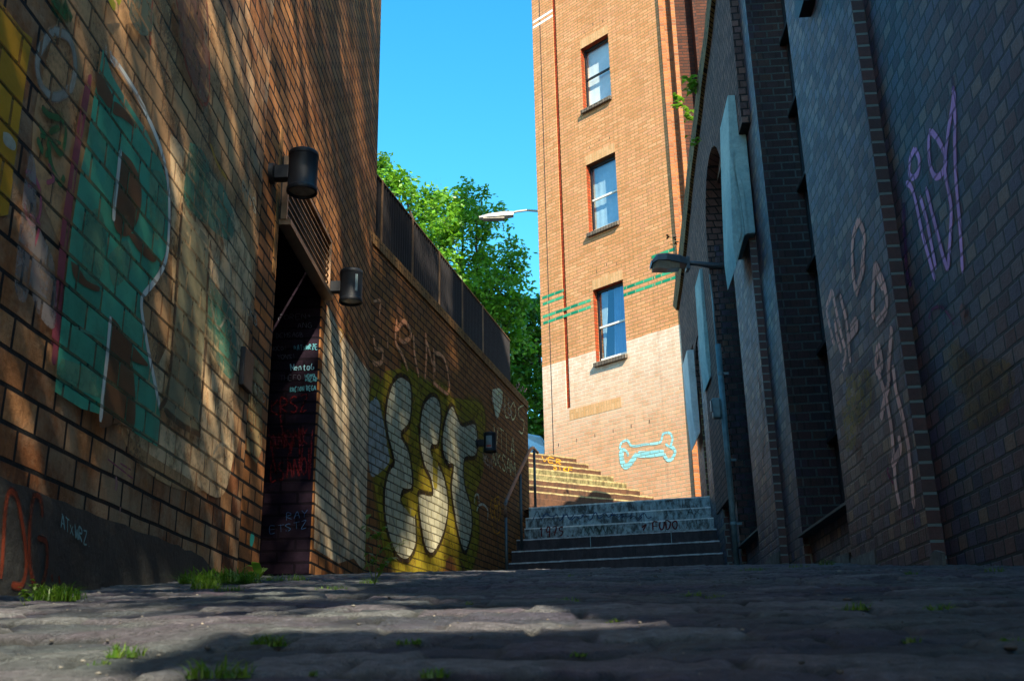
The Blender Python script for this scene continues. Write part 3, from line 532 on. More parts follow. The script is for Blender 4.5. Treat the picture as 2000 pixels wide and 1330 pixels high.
K.strokes([e+[e[0]] for e in (E1, E2, E3)], .13, (.03, .017, .010), 'letter_outline', 'dark shadow outline of the mural letters', soft=.3, wear=.15)
K.fill([E1], cream, 'mural_letter', 'cream bubble letter E', wear=.3, wsc=7., col2=(.4, .38, .25)); K.fill([E2], cream, 'mural_letter', 'cream bubble letter S', wear=.3, wsc=7., col2=(.4, .38, .25)); K.fill([E3], cream, 'mural_letter', 'cream bubble letter T', wear=.3, wsc=7., col2=(.4, .38, .25))
K.fill([C5('185 905 200 885 240 870 262 900 258 950 240 985 205 945'), C5('328 700 350 680 352 760 345 860 330 830')], olive, wear=.2)
K.strokes([C5('150 470 170 400 210 400 218 470 205 540'), C5('300 520 320 470 345 490 350 580 332 640'), C5('400 600 420 530 440 590 480 620')], .022, (.68, .66, .5), 'letter_highlight', soft=.5)
K.strokes([C5('150 700 190 760 200 830'), C5('140 900 150 1000 190 1100'), C5('300 900 310 1000 330 1090'), C5('440 820 460 940 480 1040')], .05, (.38, .36, .3), 'letter_shading', soft=.9, wear=.5, opac=.6)
K.strokes([C5('514 925 518 890 532 886 536 920'), C5('524 962 534 934 556 930 574 955 574 1000')], .04, (.55, .54, .44), soft=.3, wear=.2)
K.strokes([C5('60 170 70 230 100 240 98 290 70 300 55 285'), C5('122 175 125 230'), C5('165 100 160 200 190 260 215 330'), C5('165 150 200 110 230 170 200 200 175 190'), C5('240 170 246 260 265 360'), C5('295 160 298 250 292 370'), C5('300 200 335 330 330 230'), C5('330 250 332 400'), C5('335 250 375 270 396 350 395 430 330 385')], 0.085, (.98, .38, .17), 'painted_stroke', 'faded salmon scrawl above the mural', soft=.7, wear=.4, opac=.95, keep=.6)
K.strokes([C5('60 20 90 20 85 80')], .05, (.8, .34, .16), soft=.7, wear=.5)
K.fill([C5('592 415 630 412 640 460 620 540 606 520')], (.85, .85, .55), wear=.4, opac=.85)
K.strokes([C5('610 440 640 430 620 520'), C5('650 440 652 530 670 540'), C5('668 450 664 520'), C5('690 470 676 500 685 550 700 520 690 470'), C5('735 485 712 500 716 540 736 560 730 610 712 600')]+text_lines('VTIA', 962, 868, 1005, 900, 40, seed=21)+text_lines('NKSAM', 960, 905, 1005, 935, 30, seed=22), .03, (.95, .9, .45), 'painted_stroke', 'pale yellow tags near the wall end', soft=.4, wear=.3)
K.strokes(text_lines('ROXS', 958, 790, 1000, 815, 24, seed=23)+text_lines('WSA', 940, 900, 960, 920, 20, seed=25), .022, (.7, .55, .42), soft=.5, wear=.4)
K.strokes([C5('700 385 706 410 714 390 722 420 732 400 738 425 748 410')], .03, (.5, .25, .3), soft=.5)
K.strokes(text_lines('GRO', 955, 1010, 975, 1018, 34, seed=26)+[C5('600 905 620 895 622 930 600 935'), C5('628 940 630 1010'), C5('590 1010 606 1060 628 1050')], .028, (.9, .38, .01), 'painted_stroke', 'orange tag low by the handrail', soft=.4, wear=.2)
K.strokes(text_lines('DISS', 936, 958, 958, 970, 30, seed=27), .012, (.42, .2, .12), soft=.4)

fen = empty('metal_fence', 'black flat bar fence with bronze top rail on the mural wall', 'fence', wall=WC)
fe = WC.hit(994, 690, -.15)[0]; fz = WC.hit(737.3, 363, -.15)[1]; fz1 = WC.hit(994, 652, -.15)[1]; print('FZ', fz, fz1); fz = (fz+fz1)/2
mb = MB(); mb.box(-.1, fe+.02, .13, .19, fz-.012, fz); mb.build('top_rail', M_BRONZE, fen)
mb = MB(); mb.box(-.1, fe+.02, .135, .185, ZC+.04, ZC+.055); mb.build('bottom_rail', M_BLACKM, fen)
mb = MB(); mb.box(-.004, .004, .135, .185, ZC+.055, fz-.012); b0 = mb.build('bar', M_FEN, fen); b0.location.x = -.05
nb = int((fe+.05)/.075)
for i in range(1, nb+1):
    if i > 99: break
    b = b0.copy(); COL.objects.link(b); b.location.x = -.05+i*(fe+.05)/nb
for px, py in ((766, 440), (825, 500), (876, 560), (920, 610), (959, 650)):
    u_ = WC.hit(px, py)[0]; mb = MB(); mb.box(u_-.0035, u_+.0035, .11, .13, ZC, fz-.012); mb.build('post', M_BRONZE, fen)

# ------------------------------------------------------------------ lower flight of steps
PC0 = WC
def solveT(pt, az):
    d = np.array([sin(radians(az)), cos(radians(az))]); A_ = np.array([[WC.d[0], d[0]], [WC.d[1], d[1]]]); s_ = np.linalg.solve(A_, np.array(pt)-WC.o[:2]); return WC.o[:2]+WC.d[:2]*s_[0]
o_ = solveT((1.32, 13.93), 105.6); WS = Wl(o_[0], o_[1], 105.6, -1)
def conc(name, base, stain, amt):
    N = NT(name); tc = N.n('ShaderNodeTexCoord'); mp = N.n('ShaderNodeMapping'); mp.inputs['Scale'].default_value = (1, 1, .45); N.l(tc.outputs['Object'], mp.inputs[0])
    f, _ = N.noise(mp.outputs[0], 14, 7, .75); f2, _ = N.noise(tc.outputs['Object'], 110, 4, .7); f3, _ = N.noise(tc.outputs['Object'], 2.2, 4, .6)
    c = N.mix(N.math('MULTIPLY', N.ramp(N.math('ADD', N.math('MULTIPLY', f, .65), N.math('MULTIPLY', f3, .35)), [(.44, g(1.)), (.56, g(0.))]), amt), base, stain); c = N.mix(.5, c, N.mix(1., c, N.ramp(f2, [(.25, g(.4)), (.75, g(1.6))]), 'MULTIPLY'))
    return N.end(N.bsdf(c, .8, 0, .35, N.bump(N.math('ADD', N.math('MULTIPLY', f, .5), f2), .7, .01)))
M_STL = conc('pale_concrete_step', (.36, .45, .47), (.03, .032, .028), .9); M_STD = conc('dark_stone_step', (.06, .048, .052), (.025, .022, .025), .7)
M_STY = conc('mossy_concrete_step', (.19, .165, .07), (.04, .03, .01), .85); M_STR = conc('rusty_brick_step', (.085, .036, .016), (.03, .014, .008), .8); M_EDGE = conc('painted_edge_light', (.55, .58, .6), (.12, .12, .12), .5); M_EDGB = conc('painted_edge_light_bright', (.85, .88, .86), (.3, .32, .3), .5); M_EDGY = conc('painted_edge_light_warm', (.34, .27, .13), (.12, .08, .03), .7)  # edge colours carry the sky light caught along the steps
st1 = empty('stone_staircase', 'lower flight of steps, dark below and pale stained concrete above', 'stairs', wall=WS)
RI, TR = .19, .23; tl = [0.0, .03, .01, .02, .08, .04, .03]; tr = [3.35, 3.33, 3.30, 3.27, 3.22, 3.20, 3.19]
def step_mesh(t0, t1, y0, y1, z0, z1, ch=.012, wob=.006, seed=0):
    """a step with a slightly worn nosing"""
    r = random.Random(seed); n_ = 44; prof = [(y0+.004, z0), (y0, z1-ch*1.4), (y0+ch*.4, z1-ch*.4), (y0+ch*1.5, z1), (y1, z1), (y1, z0)]; vs = []; fs = []; m_ = len(prof); dz = 0
    for i in range(n_+1):
        t = t0+(t1-t0)*i/n_; dz = dz*.6+r.uniform(-1, 1)*wob*.6; k = r.random() < .06
        for j, (a, b) in enumerate(prof): vs.append((t, a+(dz*.5 if j in (1, 2) else 0)+(.018 if k and j in (1, 2) else 0), b+(dz if j in (2, 3) else 0)-(.016 if k and j in (2, 3) else 0)))
    for i in range(n_):
        for j in range(m_): fs.append((i*m_+j, i*m_+(j+1) % m_, (i+1)*m_+(j+1) % m_, (i+1)*m_+j))
    return MB().add(vs, fs+[tuple(range(m_))[::-1], tuple(n_*m_+j for j in range(m_))])
for k in range(7):
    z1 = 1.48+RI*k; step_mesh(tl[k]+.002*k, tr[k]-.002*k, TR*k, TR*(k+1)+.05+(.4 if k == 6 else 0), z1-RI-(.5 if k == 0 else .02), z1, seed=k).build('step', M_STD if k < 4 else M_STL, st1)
    ns = MB(); r = random.Random(k+9); n_ = 60; vs = []; w0, w1 = tl[k]+.01, tr[k]-.01
    for i in range(n_+1):
        t = w0+(w1-w0)*i/n_; dz = r.uniform(-.003, .003); vs += [(t, TR*k-.003, z1-.017-abs(dz)*1.5), (t, TR*k-.003, z1-.002+dz), (t, TR*k+.03, z1+.003+dz)]
    ns.add(vs, [(3*i+j, 3*i+j+1, 3*i+4+j, 3*i+3+j) for i in range(n_) for j in (0, 1)]); ns.build('nosing', M_EDGE if k < 4 else M_EDGB, st1)  # pale strip paints the light line on each edge
    for t_ in ((.95, 2.1) if k < 4 else (2.1,)):
        mb = MB(); t_ += .3*sin(k*2.3); mb.box(t_-.004, t_+.004, TR*k-.0015, TR*k+.01, z1-RI+.01, z1-.02); mb.build('joint', M_STUC if k == 3 else M_BLACKM, st1)
class MarksS(Marks):
    def lift(s): s.k += 1; return s.yy-.003-.001*s.k
    def H(s, pts): return [s.w.hit(a, b, out=-s.yy) for a, b in pts]
def step_marks(k): m_ = MarksS(WS, st1, (5, 5, .001, {})); m_.yy = TR*k; return m_
m4 = step_marks(4); m4.strokes(text_lines('1975', 1055, 1049, 1104, 1045, 17, seed=31)+[[(1109, 1046), (1111, 1047)], [(1117, 1045), (1119, 1046)]], .022, (.16, .006, .012), 'painted_stroke', 'dark red writing 1975', soft=.3, keep=0, wear=.2)
m4.strokes(text_lines('FUDO..', 1276, 1036, 1352, 1030, 17, seed=32)+[[(1254, 1030), (1262, 1024), (1256, 1036)]], .024, (.2, .008, .012), 'painted_stroke', 'dark red writing FUDO', soft=.3, keep=0, wear=.2)
m5 = step_marks(5); m5.strokes([[(x, 1012+random.uniform(-6, 6)), (x+9, 1002+random.uniform(-5, 7)), (x+16, 1014+random.uniform(-6, 4)), (x+24, 1004+random.uniform(-4, 6))] for x in range(1040, 1250, 19)], .022, (.02, .10, .25), 'painted_stroke', 'smudged blue scribble', soft=.7, keep=0, wear=.6)
m5.strokes(text_lines('AXI', 1342, 1006, 1386, 1000, 12, seed=33), .014, (.02, .022, .025), soft=.4, keep=0)
m4.strokes([[(x, 1042), (x+5, 1028), (x+12, 1040)] for x in range(1135, 1185, 12)], .02, (.05, .14, .12), soft=.7, keep=0, wear=.5)

rail = empty('handrail', 'worn steel handrail with three posts on the left of the steps', 'handrail', wall=WC)
def cpt(px, py, out=.16): u_, z_ = WC.hit(px, py, out); return (u_, -out, z_)
pa, pb, pc_ = cpt(987, 984), cpt(1037, 876), cpt(1050, 884)
mb = MB(); mb.tube([cpt(988, 1010), cpt(987, 995), pa, cpt(990, 975), cpt(1012, 926), cpt(1034, 880), pb, cpt(1041, 874), pc_], .024, 12); mb.build('rail', plain('worn_handrail', (.30, .17, .11), .35, .5, var=.6, sc=40, col2=(.12, .11, .11)), rail, smooth=True)
for (x0, y0, x1, y1) in ((988, 1010, 990, 1122), (1016, 925, 1018, 1062), (1043, 880, 1045, 992)):
    a, b = cpt(x0, y0), cpt(x1, y1); mb = MB(); mb.tube([a, (a[0], a[1], b[2]-.12)], .021, 12); mb.build('post', M_GALV, rail, smooth=True)

# ------------------------------------------------------------------ landing, upper flight, terraces
def wpt(wl, u, out=0): p = wl.world(u, out, 0); return (p[0], p[1])
Q = [WD.hit(*q) for q in [(1275, 972), (1248, 955), (1225, 943), (1200, 930), (1175, 917), (1150, 905), (1123, 896)]]
us = [q[0] for q in Q]; zs = [q[1] for q in Q]; fu_ = np.polyfit(range(7), us, 1); fz_ = np.polyfit(range(7), zs, 1)
qd = (-sin(radians(57)), -cos(radians(57))); st2 = empty('stone_staircase', 'upper flight of mossy and rusty steps climbing beside the tower', 'stairs', loc=(0, 0, 0))
def fp(k, L): u_ = fu_[1]+fu_[0]*k; p = wpt(WD, u_, .003); return (p[0]+qd[0]*L, p[1]+qd[1]*L)
for k in range(-4, 7):
    z1 = fz_[1]+fz_[0]*k; a, b, c, d = fp(k, 0), fp(k, 4.6), fp(k+1, 4.6), fp(k+1, 0); rise = fz_[0]
    c = (c[0]+.0, c[1]+.1); d = (d[0], d[1]+.0)
    n_ = 36; vs = []; fs = []; rr = random.Random(k+50)
    for i in range(n_+1):
        t = i/n_; x, y = a[0]+(b[0]-a[0])*t, a[1]+(b[1]-a[1])*t; x2, y2 = d[0]+(c[0]-d[0])*t, d[1]+(c[1]-d[1])*t; dz = rr.uniform(-.006, .006)
        vs += [(x, y, z1-rise-.25), (x, y, z1-.018+dz), (x+.003, y+.018, z1+dz), (x2, y2, z1), (x2, y2, z1-rise-.25)]
    for i in range(n_):
        for j in range(5): fs.append((i*5+j, i*5+(j+1) % 5, (i+1)*5+(j+1) % 5, (i+1)*5+j))
    fs += [(0, 1, 2, 3, 4), tuple(n_*5+j for j in (4, 3, 2, 1, 0))]
    MB().add(vs, fs).build('step', (M_STR if k < 2 else M_STY if k < 4 else M_STR), st2)
    if k > -2:
        nv = []
        for i in range(n_+1): p = vs[i*5+1]; q = vs[i*5+2]; nv += [(p[0]+.0015, p[1]-.004, p[2]-.014+rr.uniform(-.004, .004)), (p[0]+.0015, p[1]-.004, p[2]+.016), (q[0], q[1]+.02, q[2]+.003)]
        MB().add(nv, [(3*i+j, 3*i+j+1, 3*i+4+j, 3*i+3+j) for i in range(n_) for j in (0, 1)]).build('nosing', M_EDGY, st2)  # warm strip paints the lit edge of the step
kt = 6; ztop = fz_[1]+fz_[0]*kt
WU = None
def upper_marks(k, lines, wd, col, label=None):
    a = fp(k, 0); az = 57+180; wl = Wl(a[0], a[1], az, 1); 
    if (CAM[:2]-np.array(a))@wl.Y[:2] < 0: wl.side = -1
    bpy.context.view_layer.update(); mb = MB()
    for i, ln in enumerate(lines): ribbon(mb, [wl.hit(*q) for q in ln], wd, wl.side*(.004+.0003*i))
    tag(turned(mb.build('painted_stroke', paint_mat('spray_on_step', col, (5, 5, .001, {}), keep=0, wear=.3, soft=.4)), wl, st2), label)
upper_marks(3, [[(x, 941+x*0-(1080-x)*.1), (x+5, 948-(1080-x)*.1), (x+9, 940-(1080-x)*.1), (x+14, 949-(1080-x)*.1)] for x in range(1085, 1170, 15)], .03, (.05, .12, .2), 'blue grey scribble')
upper_marks(4, text_lines('SIKE', 1080, 916, 1122, 924, 10, seed=41)+text_lines('SHA', 1098, 928, 1140, 934, 8, seed=43), .028, (.6, .3, .01), 'orange scribble')
upper_marks(5, text_lines('VER', 1058, 900, 1100, 908, 9, seed=42), .026, (.6, .28, .01))
M_TERR = plain('terrace_gravel', (.16, .15, .12), .9, var=.4, sc=20)
mb = MB(); e0 = WS.world(-.3, -TR*6.6, 0); e1 = WS.world(3.6, -TR*6.6, 0); cpx = wpt(WC, CE+.6, -.3)
mb.add([(*e0[:2], 2.615), (*e1[:2], 2.615), (8, 24, 2.615), (-3, 24, 2.615)], [(0, 1, 2, 3)]); tag(mb.build('landing', M_STD), 'paved landing between the two flights', None, None, 'structure')
pA, pB, pC, pD = fp(kt+1, 0), fp(kt+1, 4.8), wpt(WC, CE, .0), wpt(WC, -.1, -.35)
mb = MB(); zt = ztop-.004
mb.add([(pA[0]+8, pA[1]+8, zt), (pA[0], pA[1], zt), (pB[0], pB[1], zt), (-3.2, 17., zt), (-400, 17., zt), (-400, 600, zt), (400, 600, zt), (400, pA[1]+8, zt)], [tuple(range(8))[::-1]])
tag(mb.build('upper_street', M_ASPH), 'street level above the stairs', None, None, 'structure')
p1, p2 = wpt(WC, 0, -.4), wpt(WC, CE, -.4)
mb = MB(); vs = [(p1[0]-.1, p1[1]+.0), (p2[0]-.1, p2[1]), (p2[0]-.6, 17.2), (-60, 17.2), (-60, p1[1])]
mb.add([(x, y, ZC-.06) for x, y in vs]+[(x, y, .3) for x, y in vs], [(4, 3, 2, 1, 0)]+[(i, (i+1) % 5, (i+1) % 5+5, i+5) for i in range(5)]); tag(mb.build('terrace', M_TERR), 'raised terrace behind the mural wall', None, None, 'structure')
# ------------------------------------------------------------------ ochre brick tower (frame WD)
uTL = WD.hit(1063.5, 870)[0]; uTR = WD.hit(1344, 780)[0]; uK = WD.hit(1279, 560)[0]; ZT = 25.
tower = empty('brick_tower', 'tall ochre brick tower in daylight with three windows and green glazed bands', 'tower', wall=WD)
def rect(pts):
    q = [WD.hit(*p_) for p_ in pts]; us_ = sorted([a[0] for a in q]); zs_ = sorted([a[1] for a in q]); return ((us_[0]+us_[1])/2, (us_[2]+us_[3])/2, (zs_[0]+zs_[1])/2, (zs_[2]+zs_[3])/2)
WINS = [rect([(1133, 97), (1187, 66), (1194, 188), (1140, 214)]), rect([(1143, 322), (1201, 299), (1209, 430), (1152, 455)]), rect([(1155, 566), (1216, 548), (1225, 689), (1167, 707)])]
ug = WD.hit(1103, 600)[0]; zg = WD.hit(1111, 797)[1]; gw = .06
mb = MB(); wall_holes(mb, uTR, uTL, 2.0, ZT, WINS+[(ug-gw, ug+gw, zg, ZT-.5)], 0, .32, 1); mb.build('wall', M_D, tower)
mb = MB(); mb.box(uTR, uK, -.01, .004, 3.2, ZT); bevel(mb.build('pilaster', M_D, tower), .004)
mb = MB(); mb.box(ug-gw+.002, ug+gw-.002, -.2, -.025, zg, ZT-.5); mb.build('rain_groove', brick_mat('groove_red_brick', PD, [(.20, .022, .006), (.30, .04, .01)], (.10, .03, .012)), tower)
uj = WD.hit(1069, 500)[0]; mb = MB(); mb.box(uj-.012, uj+.012, -.01, .0015, 3.5, ZT); mb.build('movement_joint', M_BLACKM, tower)
# tower flanks and core
mb = MB(); mb.box(uTL-.3, uTL, -.32, -6, 2.0, ZT); mb.box(uTR+.02, uTL-.31, -5.7, -6, 2.0, ZT); mb.box(uTR, uTL, -.33, -6, ZT-.3, ZT); mb.box(uTR-.0, uTR+.3, -.32, -6, 2, ZT); mb.build('tower_flank', M_DR, tower)
for (a, b, c, d) in WINS:
    mb = MB(); mb.box(a-.02, b+.02, -2.5, -2.4, c, d); mb.box(a-.05, a, -.33, -2.4, c, d); mb.box(b, b+.05, -.33, -2.4, c, d); mb.box(a, b, -.33, -2.4, c-.05, c); mb.box(a, b, -.33, -2.4, d, d+.05); mb.build('room_lining', M_IN, tower)
M_RSHADE = brick_mat('reveal_shade_brick', PD, [(.22, .03, .008), (.34, .055, .015)], (.12, .05, .02))  # shade inside the window reveals, painted as a dark red lining
for i, (a, b, c, d) in enumerate(WINS):
    wn = tag(MB().box(a+.005, a+.05, -.13, -.19, c, d).box(b-.05, b-.005, -.13, -.19, c, d).box(a+.05, b-.05, -.13, -.19, d-.06, d).box(a+.05, b-.05, -.13, -.19, c, c+.05).build('window', M_WFR, tower), ['window with a white blind, topmost', 'window with frosted net curtain, middle', 'window with parted blue curtains, lowest'][i])
    mb = MB(); mb.box(b-.004, b-.0, -.12, -.002, c, d); mb.box(a, b-.004, -.12, -.002, d-.004, d); mb.build('reveal_shade', M_RSHADE, tower)
    zm = c+(d-c)*(.48 if i else .50)
    mb = MB(); mb.box(a+.05, b-.05, -.125, -.17, zm-.022, zm+.022); mb.build('glazing_bar', M_PLANK if i else M_WFR, wn); mb = MB(); mb.box(a+.05, b-.05, -.125, -.16, c+.05, c+.09); mb.build('bottom_bead', M_PLANK if i else M_WFR, wn)
    mb = MB(); mb.add([(a+.05, -.155, c+.05), (b-.05, -.155, c+.05), (b-.05, -.155, d-.06), (a+.05, -.155, d-.06)], [(0, 1, 2, 3)]); mb.build('pane', M_GL if i else M_GL0, wn)
    def drape(x0, x1, x2, x3, mat, nm, fold=.018):
        n_ = 40; vs = []; fs = []
        for j in range(n_+1):
            t = j/n_; xa = x0+(x1-x0)*t; xb = x3+(x2-x3)*t; f = fold*sin(t*34)
            for k, s_ in enumerate(np.linspace(0, 1, 7)): bb = xa+(xb-xa)*s_**1.2; vs.append((bb, -.26+f, d-.02-(d-c)*s_))
        for j in range(n_):
            for k in range(6): fs.append((j*7+k, j*7+k+1, (j+1)*7+k+1, (j+1)*7+k))
        o = MB().add(vs, fs).build(nm, mat, wn, smooth=True)
    wd_ = b-a
    if i == 0: drape(a, b, b, a, M_BLIND, 'roller_blind', .001)
    elif i == 1: drape(a, b, b, a, M_CURT2, 'net_curtain', .003)
    else: drape(a, a+wd_*.52, a+wd_*.62, a, M_CURT, 'curtain'); drape(a+wd_*.72, b-.04, b-.05, a+wd_*.95, M_CURT2, 'curtain')
    mb = MB(); mb.box(a-.02, b+.03, -.12, .085, c-.10, c-.0); s_ = bevel(mb.build('sill', M_SILL, tower), .01)
    for v in s_.data.vertices:
        if v.co.y > 0: v.co.z -= .035
    mb = MB(); mb.box(a-.005, b+.005, -.001, .0025, d+.0, d+.25); mb.build('lintel', M_SOLDD, tower)
    rng_ = random.Random(i)
    mb = MB()
    for k in range(3): u_ = a+.15+(b-a-.3)*k/2; mb.box(u_-.006, u_+.006, -.01, .003, d+.40+.083*(k % 2), d+.47+.083*(k % 2))
    mb.build('weep_hole', M_BLACKM, tower)
# glazed green bands following the courses
M_GLINT = plain('painted_glint_brick', (.75, .85, .8), .15, spec=.8, var=.15)  # sun glint on green bricks, painted as a pale glaze
def band(pa, pb, out=.0, t=.002, mat=None):
    mb = MB()
    a, b = WD.hit(*pa), WD.hit(*pb); zc = round(((a[1]+b[1])/2)/.0833-.5)*.0833+.006; u0, u1 = sorted((a[0], b[0])); mb.box(u0, u1, out-.001, out+t, zc, zc+.0735); mb.build('green_glazed_band' if not mat else 'glint_band', mat or M_GREEN, tower)
for pa, pb in (((1059, 579), (1101, 566)), ((1060, 593), (1101, 580)), ((1060, 617), (1154, 588)), ((1061, 630), (1154, 600)), ((1218, 560), (1278, 541)), ((1218, 574), (1278, 555))): band(pa, pb)
for pa, pb in (((1041, 47), (1079, 20)), ((1041, 59), (1079, 31))): band(pa, pb, mat=M_GLINT)
for pa, pb in (((1280, 541), (1325, 524)), ((1280, 554), (1325, 537)), ((1273, 501), (1318, 486)), ((1273, 513), (1318, 499))): band(pa, pb, .004)
a = WD.hit(1112, 800); mb = MB(); u0 = WD.hit(1213, 780)[0]; mb.box(u0, a[0], -.001, .003, a[1]-.26, a[1]-.01); mb.build('soldier_course', M_SOLDD, tower)
mb = MB()
for k in range(7): u_, z_ = WD.hit(1091+k*35.5, 868-k*9.2); mb.box(u_-.007, u_+.007, -.01, .003, z_-.05, z_+.03)
mb.build('weep_hole', M_BLACKM, tower)
K = Marks(WD, tower, PD, base=.0055)
def b6(s, ox=1050, oy=780, k=6.65): v = list(map(float, s.split())); return [(ox+v[i]/k, oy+v[i+1]/k) for i in range(0, len(v), 2)]
blue = (.30, .72, .80)
K.w = Wl(*WD.o[:2], -44.6, 1)
K.strokes([b6('1135 640 1080 645 1078 590 1110 548 1165 530 1190 560 1222 602 1300 602 1400 582 1540 570 1600 548 1618 500 1632 450 1665 432 1722 440 1752 490 1748 550 1722 610 1690 600 1665 572'), b6('1080 645 1130 655 1170 690 1176 738')], .062, blue, 'painted_bone', 'sky blue painted outline of a bone', soft=.25, wear=.15)
K.strokes([b6('1090 660 1095 760 1110 830 1145 870 1200 838 1250 770 1300 705')], .14, blue, 'painted_bone', soft=.15, wear=.12, ws=[.7, .8, 1.1, 1., .8, .8] and None)
K.strokes([b6('1300 712 1400 710 1500 705 1600 695 1640 700')], .155, blue, 'painted_bone', soft=.15, wear=.12)
K.strokes([b6('1640 700 1672 760 1712 788 1755 760 1788 690 1772 640 1725 605')], .085, blue, 'painted_bone', soft=.2, wear=.12)
# red brick wing to the right of the tower, seen behind the coping
pw = WD.world(uTR, .0, 0); WW = Wl(pw[0], pw[1], 91, -1)
wing = empty('brick_wing', 'shaded red brick wing with sunlit pilaster edges beside the tower', 'building', wall=WW)
def wu(px, py=200): return WW.hit(px, py)[0]
M_SHADEBR = brick_mat('shade_dark_brick', PD, [(.05, .017, .010), (.085, .027, .014), (.035, .015, .012)], (.03, .022, .02), bst=1., dist=.03)  # shade over the wing's right part is put into this brick colour
mb = MB(); mb.box(.01, wu(1322), .0, 1., 2.6, 24); mb.build('wall', M_DR, wing); mb = MB(); mb.box(wu(1322), 6, .12, 1., 2.6, 24); mb.build('rear_wall', M_SHADEBR, wing)
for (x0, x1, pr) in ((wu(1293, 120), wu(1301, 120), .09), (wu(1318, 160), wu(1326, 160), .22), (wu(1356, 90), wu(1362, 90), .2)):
    mb = MB(); mb.box(x0, x1, -pr, .13, 2.6, 24); mb.build('pilaster', M_DR if x0 < .5 else M_SHADEBR, wing)
mb = MB()
for py in (455, 469, 488, 500): z_ = WW.hit(1325, py)[1]; mb.box(wu(1327, 400), wu(1345, 400), -.004, .002, z_, z_+.07)
mb.build('green_glazed_band', M_GREEN, wing)

# ------------------------------------------------------------------ street lamps
def at(px, py, Y): r = ray(px, py); t = (Y-CAM[1])/r[1]; return CAM+r*t
def obj_at(o, p): o.location = tuple(p); return o
tl_ = WD.world(uTL, -.6, 0); A0 = at(1051, 413, 24.6)
lamp1 = empty('street_lamp', 'pale street lamp head on a curved arm left of the tower, against sky', 'street lamp', loc=(tl_[0]+.1, tl_[1]+.05, 13.0))
L0 = np.array(lamp1.location)
def rel(px, py, Y): return tuple(at(px, py, Y)-L0)
mb = MB(); mb.tube([(.25, .2, rel(1051, 416, 24.6)[2]-.9), (.25, .2, rel(1051, 416, 24.6)[2]-.1), (.1, .15, rel(1051, 416, 24.6)[2]+.0), rel(1049, 412.5, 24.6), rel(1030, 411, 24.6), rel(1010, 413.5, 24.6), rel(996, 417, 24.6)], .03, 10); mb.build('arm', M_LAMP, lamp1, smooth=True)
def head(pp, mat, o, w=.13):
    """a lamp housing lofted through sections (point, half width, z bottom, z top)"""
    vs = []; fs = []
    for (c, hw, zb, zt) in pp: vs += [(c[0], c[1]-hw, c[2]+zb), (c[0], c[1]-hw, c[2]+zt*.55), (c[0], c[1]-hw*.5, c[2]+zt), (c[0], c[1]+hw*.5, c[2]+zt), (c[0], c[1]+hw, c[2]+zt*.55), (c[0], c[1]+hw, c[2]+zb)]
    for i in range(len(pp)-1):
        for j in range(6): fs.append((i*6+j, i*6+(j+1) % 6, i*6+6+(j+1) % 6, i*6+6+j))
    fs += [(0, 1, 2, 3, 4, 5), tuple(6*(len(pp)-1)+j for j in (5, 4, 3, 2, 1, 0))]
    return bevel(MB().add(vs, fs).build('lamp_head', mat, o), .008)
c1 = [np.array(rel(x, y, 24.6)) for x, y in ((1003, 419), (985, 421), (955, 424), (936, 426))]
head([(c1[0], .09, -.05, .07), (c1[1], .13, -.06, .09), (c1[2], .13, -.05, .07), (c1[3], .07, -.02, .03)], M_LAMP, lamp1)
mb = MB(); mb.box(c1[2][0]-.15, c1[1][0], c1[2][1]-.1, c1[2][1]+.1, c1[2][2]-.085, c1[2][2]-.045); mb.build('lens', M_LENS, lamp1)
B0 = at(1391, 519, 12.6); lamp2 = empty('street_lamp', 'dark angular street lamp on a short arm from the right hand building', 'street lamp', loc=tuple(B0)); L0 = B0
mb = MB(); mb.tube([(.25, 0, -.02), (0, 0, 0), rel(1360, 515, 12.6), rel(1335, 513, 12.6)], [.045, .042, .034, .032], 12); mb.build('arm', M_LAMPD, lamp2, smooth=True)
c2 = [np.array(rel(x, y, 12.6)) for x, y in ((1343, 514), (1325, 512), (1300, 511), (1283, 511), (1271, 518))]
head([(c2[0], .07, -.05, .06), (c2[1], .12, -.05, .085), (c2[2], .14, -.03, .095), (c2[3], .13, -.03, .085), (c2[4], .11, -.02, .03)], M_LAMPD, lamp2)
mb = MB(); vs = []; fs = []
pp = [(c2[1], .10, -.11), (c2[2], .12, -.13), (c2[3], .12, -.125), (c2[4]+np.array([.02, 0, 0]), .10, -.08)]
for (c, hw, zb) in pp: vs += [(c[0], c[1]-hw, c[2]-.028), (c[0], c[1]-hw*.7, c[2]+zb), (c[0], c[1]+hw*.7, c[2]+zb), (c[0], c[1]+hw, c[2]-.028)]
for i in range(3):
    for j in range(4): fs.append((i*4+j, i*4+(j+1) % 4, i*4+4+(j+1) % 4, i*4+4+j))
mb.add(vs, fs+[(0, 1, 2, 3), (15, 14, 13, 12)]); mb.build('lens', M_LENS, lamp2)
mb = MB(); mb.box(c2[0][0]-.03, c2[0][0]+.02, c2[0][1]-.075, c2[0][1]+.075, c2[0][2]-.11, c2[0][2]+.07); bevel(mb.build('clamp', M_LAMPD, lamp2), .01)

